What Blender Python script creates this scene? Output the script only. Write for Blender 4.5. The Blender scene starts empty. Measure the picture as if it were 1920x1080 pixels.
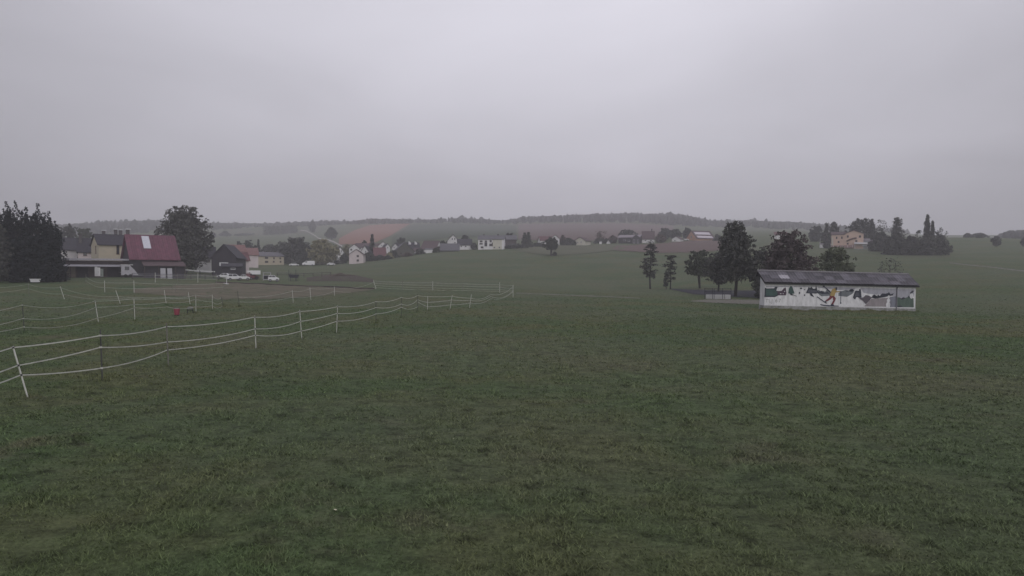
import bpy, math, random
import numpy as np
from mathutils import Vector, Matrix

random.seed(7)
RNG = np.random.default_rng(7)
S = bpy.context.scene
COL = S.collection

# ------------------------------------------------------------------ camera
F, CX, CY, HZ, CZ = 1300.0, 960.0, 540.0, 518.0, 3.2      # focal length and rows in photo pixels, eye height in metres
PITCH = math.atan((CY - HZ) / F)
cam_d = bpy.data.cameras.new('camera')
cam_d.sensor_width = 36.0
cam_d.lens = 36.0 * F / 1920.0
cam_d.clip_start = 0.1
cam_d.clip_end = 9000.0
cam = bpy.data.objects.new('camera', cam_d)
COL.objects.link(cam)
cam.location = (0, 0, CZ)
cam.rotation_euler = (math.pi / 2 - PITCH, 0, 0)
S.camera = cam

# ------------------------------------------------------------------ world, sun, exposure
SUN_EL, SUN_AZ = math.radians(24), math.radians(158)       # the veiled sun: low, behind the viewer
GLOW_EL, GLOW_AZ = math.radians(18), math.radians(4)       # brightest part of the cloud deck in view
w = bpy.data.worlds.new('World')
S.world = w
w.use_nodes = True
nt = w.node_tree
nt.nodes.clear()


def N(tree, typ, **kw):
    n = tree.nodes.new(typ)
    for k, v in kw.items():
        if k in n.inputs and not hasattr(n, k):
            n.inputs[k].default_value = v
        else:
            setattr(n, k, v)
    return n


out = N(nt, 'ShaderNodeOutputWorld')
bg = N(nt, 'ShaderNodeBackground')
bg.inputs['Strength'].default_value = 0.1
sky = N(nt, 'ShaderNodeTexSky', sky_type='NISHITA', sun_disc=False)
sky.sun_elevation = SUN_EL
sky.sun_rotation = SUN_AZ
sky.air_density = 1.0
sky.dust_density = 4.0
tc = N(nt, 'ShaderNodeTexCoord')
sep = N(nt, 'ShaderNodeSeparateXYZ')
nt.links.new(tc.outputs['Generated'], sep.inputs[0])
# cloud deck seen in perspective: direction divided by its height
zc = N(nt, 'ShaderNodeMath', operation='MAXIMUM')
nt.links.new(sep.outputs['Z'], zc.inputs[0]); zc.inputs[1].default_value = 0.0
za = N(nt, 'ShaderNodeMath', operation='ADD'); za.inputs[1].default_value = 0.16
nt.links.new(zc.outputs[0], za.inputs[0])
dv = N(nt, 'ShaderNodeVectorMath', operation='DIVIDE')
nt.links.new(tc.outputs['Generated'], dv.inputs[0])
nt.links.new(za.outputs[0], dv.inputs[1])
mp = N(nt, 'ShaderNodeMapping')
mp.inputs['Scale'].default_value = (1.0, 0.95, 0.0)
mp.inputs['Location'].default_value = (3.1, 0.4, 0)
nt.links.new(dv.outputs[0], mp.inputs[0])
cn = N(nt, 'ShaderNodeTexNoise')
cn.inputs['Scale'].default_value = 1.0; cn.inputs['Detail'].default_value = 4.0
cn.inputs['Roughness'].default_value = 0.5; cn.inputs['Distortion'].default_value = 0.35
nt.links.new(mp.outputs[0], cn.inputs['Vector'])
cr = N(nt, 'ShaderNodeMapRange')
cr.inputs['From Min'].default_value = 0.28; cr.inputs['From Max'].default_value = 0.72
cr.inputs['To Min'].default_value = 0.91; cr.inputs['To Max'].default_value = 1.09
nt.links.new(cn.outputs['Fac'], cr.inputs['Value'])
er = N(nt, 'ShaderNodeMapRange')                            # overcast sky: steadily brighter towards the zenith
er.inputs['From Min'].default_value = 0.0; er.inputs['From Max'].default_value = 1.0
er.inputs['To Min'].default_value = 0.78; er.inputs['To Max'].default_value = 1.68
nt.links.new(sep.outputs['Z'], er.inputs['Value'])
# brighter part of the deck
gd = Vector((math.sin(GLOW_AZ) * math.cos(GLOW_EL), math.cos(GLOW_AZ) * math.cos(GLOW_EL), math.sin(GLOW_EL)))
sd = Vector((math.sin(SUN_AZ) * math.cos(SUN_EL), math.cos(SUN_AZ) * math.cos(SUN_EL), math.sin(SUN_EL)))
dt = N(nt, 'ShaderNodeVectorMath', operation='DOT_PRODUCT')
nt.links.new(tc.outputs['Generated'], dt.inputs[0]); dt.inputs[1].default_value = gd
gl = N(nt, 'ShaderNodeMapRange')
gl.inputs['From Min'].default_value = 0.70; gl.inputs['From Max'].default_value = 1.0
gl.inputs['To Min'].default_value = 0.62; gl.inputs['To Max'].default_value = 1.22
nt.links.new(dt.outputs['Value'], gl.inputs['Value'])
m1 = N(nt, 'ShaderNodeMath', operation='MULTIPLY'); m2 = N(nt, 'ShaderNodeMath', operation='MULTIPLY')
nt.links.new(cr.outputs[0], m1.inputs[0]); nt.links.new(er.outputs[0], m1.inputs[1])
nt.links.new(m1.outputs[0], m2.inputs[0]); nt.links.new(gl.outputs[0], m2.inputs[1])
CLOUD = (4.75, 4.66, 5.16)
cc = N(nt, 'ShaderNodeVectorMath', operation='SCALE')
cc.inputs[0].default_value = CLOUD
nt.links.new(m2.outputs[0], cc.inputs['Scale'])
mx = N(nt, 'ShaderNodeMix', data_type='RGBA')
mx.inputs['Factor'].default_value = 0.98                    # near-closed cloud cover over the clear sky
nt.links.new(sky.outputs[0], mx.inputs['A']); nt.links.new(cc.outputs[0], mx.inputs['B'])
nt.links.new(mx.outputs['Result'], bg.inputs['Color'])
nt.links.new(bg.outputs[0], out.inputs['Surface'])

sun_d = bpy.data.lights.new('sun', 'SUN')
sun_d.energy = 0.75
sun_d.angle = math.radians(60)
sun_d.color = (1.0, 0.975, 0.96)
sun = bpy.data.objects.new('sun', sun_d)
COL.objects.link(sun)
sun.rotation_euler = (-sd).to_track_quat('-Z', 'Y').to_euler()
sun.location = (0, 0, 160)

S.view_settings.view_transform = 'Standard'
S.view_settings.look = 'None'
S.view_settings.exposure = 0.35
S.view_settings.gamma = 1.0
S.view_settings.use_curve_mapping = False
S.render.engine = 'CYCLES'
S.cycles.max_bounces = 5
S.cycles.diffuse_bounces = 2
S.cycles.glossy_bounces = 2
S.cycles.transmission_bounces = 2
S.cycles.volume_bounces = 1
S.cycles.transparent_max_bounces = 6
S.cycles.caustics_reflective = False
S.cycles.caustics_refractive = False
try:
    S.cycles.use_denoising = True
    S.cycles.denoiser = 'OPENIMAGEDENOISE'
except Exception:
    pass

# ------------------------------------------------------------------ photo pixel -> world
_fw = np.array((0, math.cos(PITCH), -math.sin(PITCH)))
_up = np.array((0, math.sin(PITCH), math.cos(PITCH)))


def P(px, py, D):
    """world point on the ray of a photo pixel at depth D along the view"""
    d = _fw + np.array(((px - CX) / F, 0, 0)) + _up * ((CY - py) / F)
    d = d * (D / d[1])
    return Vector((d[0], D, CZ + d[2]))


def row_z(py, D):
    return P(CX, py, D).z


# ------------------------------------------------------------------ terrain
KD = [30, 45, 65, 85, 110, 160, 220, 300, 400, 600, 900, 1300, 1700]
FL = None
# photo row of the ground at each depth (None = flat at z 0; ('z', v) = height)
TAB = {
    -600: [FL, FL, ('z', .35), 555, 530, 512, 500, 488, 475, 456, 442, 433],
    0:    [FL, FL, ('z', .35), 555, 532, 514, 501, 489, 476, 456, 442, 433],
    130:  [FL, FL, ('z', .35), 557, 533, 514, 501, 489, 476, 456, 441, 431],
    250:  [FL, FL, ('z', .35), 558, 534, 515, 501, 489, 475, 455, 436, 425],
    350:  [FL, FL, ('z', .30), 561, 538, 518, 504, 492, 477, 455, 438, 426],
    450:  [FL, FL, ('z', .20), 563, 542, 525, 509, 495, 480, 458, 441, 429],
    560:  [FL, FL, ('z', .10), 564, 544, 527, 512, 497, 481, 457, 440, 428],
    660:  [FL, FL, ('z', .05), 565, 545, 528, 511, 493, 477, 453, 436, 424],
    740:  [FL, FL, FL, 565, 545, 528, 508, 486, 470, 447, 433, 422],
    830:  [FL, FL, FL, 565, 545, 528, 506, 478, 460, 442, 430, 421],
    930:  [FL, FL, FL, 565, 548, 532, 506, 475, 457, 441, 431, 423],
    1040: [FL, FL, FL, 566, 552, 538, 507, 474, 456, 439, 427, 415],
    1180: [FL, FL, FL, 566, 553, 542, 508, 474, 455, 439, 426, 412],
    1280: [FL, FL, FL, 567, 555, 538, 503, 471, 452, 437, 427, 415],
    1340: [FL, FL, FL, 567, 555, 533, 499, 469, 451, 438, 431, 427],
    1420: [FL, FL, ('z', -.02), 567, 554, 527, 497, 469, 451, 437, 431, 425],
    1540: [FL, FL, ('z', -.15), 570, 550, 521, 492, 467, 451, 438, 434, 431],
    1640: [FL, FL, ('z', -.25), 571, 546, 516, 490, 468, 449, 441, 439, 437],
    1760: [FL, ('z', -.08), ('z', -.26), 571, 541, 511, 487, 470, 447, 447, 446, 445],
    1840: [FL, ('z', -.10), ('z', -.30), 571, 539, 510, 486, 468, 447, 447, 446, 445],
    1930: [FL, ('z', -.10), ('z', -.30), 571, 539, 510, 486, 467, 450, 448, 446, 444],
    2600: [FL, ('z', -.10), ('z', -.30), 571, 539, 510, 486, 467, 450, 448, 446, 444],
}


def pchip(x, y, xi):
    x = np.asarray(x, float); y = np.asarray(y, float); xi = np.asarray(xi, float)
    h = np.diff(x); d = np.diff(y) / h
    m = np.zeros_like(y)
    for i in range(1, len(x) - 1):
        if d[i - 1] * d[i] > 0:
            w1, w2 = 2 * h[i] + h[i - 1], h[i] + 2 * h[i - 1]
            m[i] = (w1 + w2) / (w1 / d[i - 1] + w2 / d[i])
    m[0], m[-1] = d[0], d[-1]
    k = np.clip(np.searchsorted(x, xi) - 1, 0, len(x) - 2)
    t = (xi - x[k]) / h[k]
    t = np.clip(t, 0, 1)
    return ((2 * t**3 - 3 * t**2 + 1) * y[k] + (t**3 - 2 * t**2 + t) * h[k] * m[k]
            + (-2 * t**3 + 3 * t**2) * y[k + 1] + (t**3 - t**2) * h[k] * m[k + 1])


LD0, LD1, NLD = math.log(30), math.log(1700), 420
_ld = np.linspace(LD0, LD1, NLD)
_cols = sorted(TAB)
_cz = []
for c in _cols:
    zs = []
    for D, v in zip(KD, TAB[c]):
        zs.append(0.0 if v is None else (v[1] if isinstance(v, tuple) else row_z(v, D)))
    zs.append(zs[-1] + (-6 if c < 1700 else 0))
    _cz.append(pchip(np.log(KD), zs, _ld))
_cz = np.array(_cz)
PX0, PX1, PXS = -600, 2600, 10
_pxs = np.arange(PX0, PX1 + 1, PXS)
ZT = np.array([pchip(_cols, _cz[:, j], _pxs) for j in range(NLD)]).T      # [px, logD]
_ur = np.random.default_rng(3)
_UK = [(_ur.normal(size=2) * 2 * math.pi / wl, _ur.uniform(0, 6.28), a) for wl, a in
       ((22, .05), (15, .04), (9, .03), (6, .02), (4, .014), (2.6, .01), (1.7, .008))]


def H(x, y):
    x = np.asarray(x, float); y = np.asarray(y, float)
    ys = np.maximum(y, 1.0)
    px = np.clip(CX + F * x / np.maximum(ys, 30.0), PX0, PX1 - .01)
    ld = np.clip((np.log(np.maximum(ys, 30.0)) - LD0) / (LD1 - LD0) * (NLD - 1), 0, NLD - 1.001)
    pi = (px - PX0) / PXS
    i = pi.astype(int); j = ld.astype(int); a = pi - i; b = ld - j
    i = np.clip(i, 0, ZT.shape[0] - 2)
    z = (ZT[i, j] * (1 - a) * (1 - b) + ZT[i + 1, j] * a * (1 - b) + ZT[i, j + 1] * (1 - a) * b + ZT[i + 1, j + 1] * a * b)
    u = np.zeros_like(z)
    for k, ph, am in _UK:
        u = u + am * np.sin(k[0] * x + k[1] * y + ph)
    return z + u * 0.8


def gp(px, D, dz=0.0):
    x = (px - CX) / F * D
    return Vector((x, D, float(H(x, D)) + dz))


_dscan = np.exp(np.linspace(math.log(6), math.log(1500), 900))


def ginv(px, py, lo=6.0):
    """depth at which the ground shows at a photo pixel"""
    d = _fw + np.array(((px - CX) / F, 0, 0)) + _up * ((CY - py) / F)
    t = d / d[1]
    zr = CZ + t[2] * _dscan
    zg = H(t[0] * _dscan, _dscan)
    ok = np.where((zg >= zr) & (_dscan > lo))[0]
    return float(_dscan[ok[0]]) if len(ok) else 1500.0


# ------------------------------------------------------------------ materials
MATS = {}


def mat(name, c1, c2=None, scale=3.0, rough=0.85, bump=0.0, bscale=20.0, spec=0.3, metal=0.0, stretch=(1, 1, 1), coords='Object', rnd=0.0):
    if name in MATS:
        return MATS[name]
    m = bpy.data.materials.new(name)
    m.use_nodes = True
    t = m.node_tree
    b = t.nodes['Principled BSDF']
    b.inputs['Roughness'].default_value = rough
    b.inputs['Specular IOR Level'].default_value = spec
    b.inputs['Metallic'].default_value = metal
    if c2 is None:
        c2 = tuple(v * 0.82 for v in c1)
    co = N(t, 'ShaderNodeTexCoord')
    mpn = N(t, 'ShaderNodeMapping'); mpn.inputs['Scale'].default_value = stretch
    t.links.new(co.outputs[coords], mpn.inputs[0])
    n = N(t, 'ShaderNodeTexNoise')
    n.inputs['Scale'].default_value = scale; n.inputs['Detail'].default_value = 5; n.inputs['Roughness'].default_value = 0.6
    t.links.new(mpn.outputs[0], n.inputs['Vector'])
    r = N(t, 'ShaderNodeMapRange'); r.inputs['From Min'].default_value = .35; r.inputs['From Max'].default_value = .65
    t.links.new(n.outputs['Fac'], r.inputs['Value'])
    mix = N(t, 'ShaderNodeMix', data_type='RGBA')
    mix.inputs['A'].default_value = (*c1, 1); mix.inputs['B'].default_value = (*c2, 1)
    t.links.new(r.outputs[0], mix.inputs['Factor'])
    src = mix.outputs['Result']
    if rnd:
        oi = N(t, 'ShaderNodeObjectInfo')
        rr = N(t, 'ShaderNodeMapRange'); rr.inputs['To Min'].default_value = 1 - rnd; rr.inputs['To Max'].default_value = 1 + rnd
        t.links.new(oi.outputs['Random'], rr.inputs['Value'])
        sc = N(t, 'ShaderNodeVectorMath', operation='SCALE')
        t.links.new(src, sc.inputs[0]); t.links.new(rr.outputs[0], sc.inputs['Scale'])
        src = sc.outputs[0]
    t.links.new(src, b.inputs['Base Color'])
    if bump:
        n2 = N(t, 'ShaderNodeTexNoise'); n2.inputs['Scale'].default_value = bscale; n2.inputs['Detail'].default_value = 3
        t.links.new(mpn.outputs[0], n2.inputs['Vector'])
        bp = N(t, 'ShaderNodeBump'); bp.inputs['Strength'].default_value = bump; bp.inputs['Distance'].default_value = 0.05
        t.links.new(n2.outputs['Fac'], bp.inputs['Height']); t.links.new(bp.outputs[0], b.inputs['Normal'])
    MATS[name] = m
    return m


def grass_mat(name, ramp_shift=0.0, fine=True, tint=(1, 1, 1)):
    """meadow colour from world position: green, olive and brownish patches"""
    m = bpy.data.materials.new(name); m.use_nodes = True
    t = m.node_tree; b = t.nodes['Principled BSDF']
    b.inputs['Roughness'].default_value = 0.9; b.inputs['Specular IOR Level'].default_value = 0.12
    g = N(t, 'ShaderNodeNewGeometry')
    mp_ = N(t, 'ShaderNodeMapping'); mp_.inputs['Scale'].default_value = (1, 1, 0)
    t.links.new(g.outputs['Position'], mp_.inputs[0])

    def noise(s, d=4, r=.55, off=(0, 0, 0), sx=1, sy=1):
        q = N(t, 'ShaderNodeMapping'); q.inputs['Location'].default_value = off; q.inputs['Scale'].default_value = (sx, sy, 1)
        t.links.new(mp_.outputs[0], q.inputs[0])
        n = N(t, 'ShaderNodeTexNoise'); n.inputs['Scale'].default_value = s; n.inputs['Detail'].default_value = d; n.inputs['Roughness'].default_value = r
        t.links.new(q.outputs[0], n.inputs['Vector'])
        return n.outputs['Fac']

    def rng(src, a, bb, lo=0., hi=1.):
        n = N(t, 'ShaderNodeMapRange', interpolation_type='SMOOTHSTEP')
        n.inputs['From Min'].default_value = a; n.inputs['From Max'].default_value = bb
        n.inputs['To Min'].default_value = lo; n.inputs['To Max'].default_value = hi
        t.links.new(src, n.inputs['Value'])
        return n.outputs[0]

    def mixc(f, a, c):
        n = N(t, 'ShaderNodeMix', data_type='RGBA')
        t.links.new(f, n.inputs['Factor'])
        for s, k in ((a, 'A'), (c, 'B')):
            if isinstance(s, tuple):
                n.inputs[k].default_value = (s[0] * tint[0], s[1] * tint[1], s[2] * tint[2], 1)
            else:
                t.links.new(s, n.inputs[k])
        return n.outputs['Result']
    c = mixc(rng(noise(.11, 5, .6), .40, .60), GREEN, OLIVE)
    c = mixc(rng(noise(.33, 6, .65, (31, 7, 0)), .54, .72, 0, .85), c, BROWN)
    c = mixc(rng(noise(.06, 4, .6, (11, 3, 0)), .46, .64, 0, .60), c, DEEP)
    c = mixc(rng(noise(.022, 3, .5, (5, 9, 0), 1, 2), .42, .60, 0, .55), c, PALE)
    k1 = rng(noise(1.9, 5, .62, (7, 3, 0)), .53, .68, 1.0, .58)
    k2 = rng(noise(4.6, 4, .6, (3, 13, 0)), .54, .70, 1.0, .60)
    kk = N(t, 'ShaderNodeMath', operation='MULTIPLY'); t.links.new(k1, kk.inputs[0]); t.links.new(k2, kk.inputs[1])
    ks = N(t, 'ShaderNodeVectorMath', operation='SCALE'); t.links.new(c, ks.inputs[0]); t.links.new(kk.outputs[0], ks.inputs['Scale'])
    c = ks.outputs[0]
    if fine:
        f1 = rng(noise(2.2, 5, .7, (2, 2, 0), .7, 1.0), .34, .66, .70, 1.26)
        f2 = rng(noise(14, 3, .7, (4, 1, 0)), .30, .70, .72, 1.28)
        mu = N(t, 'ShaderNodeMath', operation='MULTIPLY'); t.links.new(f1, mu.inputs[0]); t.links.new(f2, mu.inputs[1])
        sc = N(t, 'ShaderNodeVectorMath', operation='SCALE'); t.links.new(c, sc.inputs[0]); t.links.new(mu.outputs[0], sc.inputs['Scale'])
        c = sc.outputs[0]
        bp = N(t, 'ShaderNodeBump'); bp.inputs['Strength'].default_value = .8; bp.inputs['Distance'].default_value = .08
        t.links.new(noise(6, 6, .75, (1, 8, 0)), bp.inputs['Height']); t.links.new(bp.outputs[0], b.inputs['Normal'])
    else:
        at = N(t, 'ShaderNodeAttribute'); at.attribute_name = 'shade'
        sc = N(t, 'ShaderNodeVectorMath', operation='SCALE'); t.links.new(c, sc.inputs[0]); t.links.new(at.outputs['Fac'], sc.inputs['Scale'])
        c = sc.outputs[0]
    t.links.new(c, b.inputs['Base Color'])
    return m


GREEN, OLIVE, BROWN, DEEP, PALE = (.073, .106, .047), (.100, .108, .052), (.108, .101, .066), (.060, .094, .046), (.108, .122, .075)


def field_mat(name, c1, c2, s1=.05, s2=.8, stretch=(1, 1, 0)):
    return mat(name, c1, c2, scale=s1 * 6, rough=.95, bump=.3, bscale=s2 * 4, spec=.05, stretch=stretch)


# ------------------------------------------------------------------ mesh builders
class MB:
    def __init__(s):
        s.v = []; s.f = []

    def poly(s, pts):
        i = len(s.v); s.v += [tuple(p) for p in pts]; s.f.append(tuple(range(i, i + len(pts))))

    def box(s, c, d, M=None):
        x, y, z = (k / 2 for k in d)
        p = [Vector((sx * x, sy * y, sz * z)) for sz in (-1, 1) for sy in (-1, 1) for sx in (-1, 1)]
        if M is not None:
            p = [M @ q for q in p]
        p = [q + Vector(c) for q in p]
        i = len(s.v); s.v += [tuple(q) for q in p]
        for f in ((0, 2, 3, 1), (4, 5, 7, 6), (0, 1, 5, 4), (2, 6, 7, 3), (0, 4, 6, 2), (1, 3, 7, 5)):
            s.f.append(tuple(i + k for k in f))
        return s

    def bar(s, a, b, w, h):
        """box beam between two points"""
        a, b = Vector(a), Vector(b)
        d = b - a
        L = d.length
        if L < 1e-6:
            return s
        q = d.to_track_quat('X', 'Z').to_matrix()
        return s.box((a + b) / 2, (L, w, h), q)

    def tube(s, pts, rad, n=7, cap=True):
        pts = [Vector(p) for p in pts]
        i0 = len(s.v)
        for k, p in enumerate(pts):
            d = (pts[min(k + 1, len(pts) - 1)] - pts[max(k - 1, 0)]).normalized()
            a = d.orthogonal().normalized(); b = d.cross(a)
            r = rad[k] if isinstance(rad, (list, tuple)) else rad
            for j in range(n):
                t = 2 * math.pi * j / n
                s.v.append(tuple(p + a * (r * math.cos(t)) + b * (r * math.sin(t))))
        for k in range(len(pts) - 1):
            for j in range(n):
                A = i0 + k * n + j; B = i0 + k * n + (j + 1) % n
                s.f.append((A, B, B + n, A + n))
        if cap:
            s.f.append(tuple(i0 + j for j in reversed(range(n))))
            s.f.append(tuple(i0 + (len(pts) - 1) * n + j for j in range(n)))
        return s

    def ribbon(s, pts, hw, th):
        """flat tape standing on edge: height 2*hw, thickness th"""
        pts = [Vector(p) for p in pts]
        i0 = len(s.v)
        for k, p in enumerate(pts):
            d = (pts[min(k + 1, len(pts) - 1)] - pts[max(k - 1, 0)]); d.z = 0
            n = Vector((-d.y, d.x, 0)).normalized() * (th / 2)
            for o in (Vector((0, 0, -hw)) - n, Vector((0, 0, -hw)) + n, Vector((0, 0, hw)) + n, Vector((0, 0, hw)) - n):
                s.v.append(tuple(p + o))
        for k in range(len(pts) - 1):
            for j in range(4):
                A = i0 + k * 4 + j; B = i0 + k * 4 + (j + 1) % 4
                s.f.append((A, A + 4, B + 4, B))
        return s

    def prism(s, pts, d):
        """closed outline (list of 3-D points) pushed along vector d"""
        pts = [Vector(p) for p in pts]; d = Vector(d)
        n = len(pts); i = len(s.v)
        s.v += [tuple(p) for p in pts] + [tuple(p + d) for p in pts]
        s.f.append(tuple(range(i, i + n))); s.f.append(tuple(reversed(range(i + n, i + 2 * n))))
        for k in range(n):
            j = (k + 1) % n
            s.f.append((i + k, i + n + k, i + n + j, i + j))
        return s

    def build(s, name, m, parent=None, smooth=False):
        me = bpy.data.meshes.new(name)
        me.from_pydata(s.v, [], s.f)
        me.validate()
        import bmesh
        bm = bmesh.new(); bm.from_mesh(me); bmesh.ops.recalc_face_normals(bm, faces=bm.faces); bm.to_mesh(me); bm.free()
        if smooth:
            me.polygons.foreach_set('use_smooth', [True] * len(me.polygons))
        o = bpy.data.objects.new(name, me)
        if m is not None:
            me.materials.append(m)
        COL.objects.link(o)
        if parent is not None:
            o.parent = parent
        return o


def np_mesh(name, V, Fq, m, parent=None, smooth=False, attr=None):
    me = bpy.data.meshes.new(name)
    n, k = Fq.shape
    me.vertices.add(len(V)); me.vertices.foreach_set('co', np.ascontiguousarray(V, np.float32).ravel())
    me.loops.add(n * k); me.loops.foreach_set('vertex_index', np.ascontiguousarray(Fq, np.int32).ravel())
    me.polygons.add(n); me.polygons.foreach_set('loop_start', np.arange(0, n * k, k, dtype=np.int32))
    if smooth:
        me.polygons.foreach_set('use_smooth', np.ones(n, bool))
    me.update(calc_edges=True)
    if attr is not None:
        a = me.attributes.new('shade', 'FLOAT', 'POINT'); a.data.foreach_set('value', np.ascontiguousarray(attr, np.float32))
    me.materials.append(m)
    o = bpy.data.objects.new(name, me)
    COL.objects.link(o)
    if parent is not None:
        o.parent = parent
    return o


def empty(name, loc, rz=0.0):
    o = bpy.data.objects.new(name, None)
    COL.objects.link(o)
    o.location = loc; o.rotation_euler = (0, 0, rz)
    o.empty_display_size = .3
    return o


def tag(o, label, cat, group=None, kind=None):
    o['label'] = label
    if cat: o['category'] = cat
    if group: o['group'] = group
    if kind: o['kind'] = kind
    return o


def struct(o):
    o['kind'] = 'structure'
    return o


# ================================================================== THE GROUND
Ys = np.concatenate([np.linspace(-80, 2, 22), np.exp(np.linspace(math.log(4), math.log(1700), 330))])
sv = np.linspace(-1, 1, 321)
sv = np.sign(sv) * (0.55 * np.abs(sv) + 0.45 * np.abs(sv) ** 3)
A = np.maximum(130.0, 1.75 * Ys)
X = A[:, None] * sv[None, :]
Y = np.repeat(Ys[:, None], len(sv), 1)
Z = H(X, Y)
nr, nc = X.shape
idx = np.arange(nr * nc).reshape(nr, nc)
Fq = np.stack([idx[:-1, :-1], idx[:-1, 1:], idx[1:, 1:], idx[1:, :-1]], -1).reshape(-1, 4)
M_MEADOW = grass_mat('meadow_grass')
ground = struct(np_mesh('meadow', np.stack([X, Y, Z], -1).reshape(-1, 3), Fq, M_MEADOW, smooth=True))


def sheet(name, top, bot, m, off=.02, nx=60, ny=6, kind='structure', jag=0.0):
    """a field or path draped on the ground: outline given by an upper and a lower line of photo points"""
    tx, ty = zip(*top); bx_, by_ = zip(*bot)
    V = []
    r = np.random.default_rng(abs(hash(name)) % 1000 if False else len(name) * 13)
    for i in range(nx + 1):
        s = i / nx
        pt = tx[0] + (tx[-1] - tx[0]) * s; pb = bx_[0] + (bx_[-1] - bx_[0]) * s
        yt = np.interp(pt, tx, ty) + r.normal() * jag; yb = np.interp(pb, bx_, by_) + r.normal() * jag
        Db, Dt = ginv(pb, yb), ginv(pt, yt)
        for j in range(ny + 1):
            q = j / ny
            D = Db * (Dt / Db) ** q
            px = pb + (pt - pb) * q
            x = (px - CX) / F * D
            V.append((x, D, float(H(x, D)) + off * max(1.0, D / 100)))
    i = np.arange((nx + 1) * (ny + 1)).reshape(nx + 1, ny + 1)
    Fq = np.stack([i[:-1, :-1], i[1:, :-1], i[1:, 1:], i[:-1, 1:]], -1).reshape(-1, 4)
    o = np_mesh(name, np.array(V), Fq, m, smooth=True)
    o['kind'] = kind
    return o


M_PLOUGH = field_mat('ploughed_earth', (.27, .140, .105), (.225, .122, .095), stretch=(.3, 1, 0))
M_FALLOW = field_mat('fallow_earth', (0.15, 0.105, 0.1), (0.125, 0.095, 0.09), stretch=(.3, 1, 0))
M_STUB = field_mat('stubble', (0.125, 0.125, 0.085), (0.1, 0.11, 0.075), stretch=(.3, 1, 0))
M_SAND = field_mat('paddock_sand', (.168, .143, .112), (.105, .108, .074), s1=.06)
M_GRAVEL = field_mat('gravel', (0.2, 0.19, 0.17), (0.15, 0.145, 0.125), s1=.2)
M_DARKGROUND = field_mat('dark_grey_ground', (.060, .060, .072), (.05, .05, .06), s1=.2)
M_MUD = field_mat('mud', (0.09, 0.072, 0.06), (0.066, 0.06, 0.05), s1=.2)
M_FARGREEN = field_mat('winter_wheat', (0.066, 0.084, 0.054), (0.058, 0.075, 0.05), stretch=(.2, 1, 0))
M_ROAD = field_mat('road_concrete', (.42, .39, .37), (.36, .34, .32))

sheet('ploughed_field', [(636, 448), (664, 433), (690, 424), (730, 421), (768, 420)], [(636, 459), (690, 459), (705, 455), (730, 444), (768, 421)], M_PLOUGH, .06)
sheet('fallow_field', [(972, 421), (1070, 420), (1180, 420), (1262, 425)], [(972, 450), (1060, 452), (1180, 450), (1262, 440)], M_FALLOW, .06)
sheet('stubble_field', [(962, 466), (1010, 460), (1080, 461), (1150, 460), (1185, 460)], [(962, 468), (1000, 476), (1035, 480), (1100, 476), (1185, 466)], M_STUB, .05)
sheet('fallow_field', [(1150, 462), (1230, 458), (1300, 452), (1352, 451)], [(1150, 470), (1230, 475), (1300, 474), (1352, 470)], M_FALLOW, .05)
sheet('wheat_field', [(735, 446), (770, 422), (860, 419), (968, 424)], [(735, 462), (770, 455), (860, 444), (968, 446)], M_FARGREEN, .06)
sheet('meadow_strip', [(395, 434), (480, 432), (560, 430), (600, 430)], [(395, 441), (480, 442), (560, 438), (600, 436)], M_STUB, .06)
sheet('country_road', [(563, 432.0), (575, 433.5), (590, 441), (598, 447), (612, 449), (626, 453), (642, 462)],
      [(563, 433.2), (575, 435.0), (590, 443.0), (598, 449.2), (612, 451.2), (626, 455.4), (642, 464.6)], M_ROAD, .08, nx=80, ny=2)
sheet('riding_paddock', [(250, 543), (330, 536), (420, 530), (520, 534), (620, 537), (704, 541)],
      [(250, 549), (330, 556), (420, 562), (520, 561), (600, 556), (704, 543)], M_SAND, .03, nx=90, ny=14, jag=.3)
sheet('muddy_track', [(575, 521), (620, 515), (665, 516), (700, 524)], [(575, 528), (620, 527), (665, 528), (700, 530)], M_MUD, .03)
sheet('footpath', [(968, 549.2), (1080, 553.6), (1200, 558.8)], [(968, 550.6), (1080, 555.0), (1200, 560.2)], M_GRAVEL, .03, nx=60, ny=2, jag=.12)
sheet('gravel_pad', [(1296, 564.5), (1330, 562), (1425, 563)], [(1296, 565.5), (1330, 568), (1425, 571)], M_GRAVEL, .03, jag=.2)
sheet('asphalt_lane', [(1256, 541.5), (1300, 543.5), (1426, 545.5)], [(1256, 542.5), (1300, 552), (1426, 560)], M_DARKGROUND, .03, jag=.15)  # dark bluish grey strip of ground below the trees
sheet('field_track', [(1780, 493.0), (1850, 500.0), (1930, 509)], [(1780, 494.2), (1850, 501.7), (1930, 511)], M_GRAVEL, .03, ny=2, jag=.15)
sheet('meadow_strip', [(1640, 470), (1700, 480), (1780, 481)], [(1640, 471.5), (1700, 481.8), (1780, 483)], M_STUB, .03, ny=2)

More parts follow.
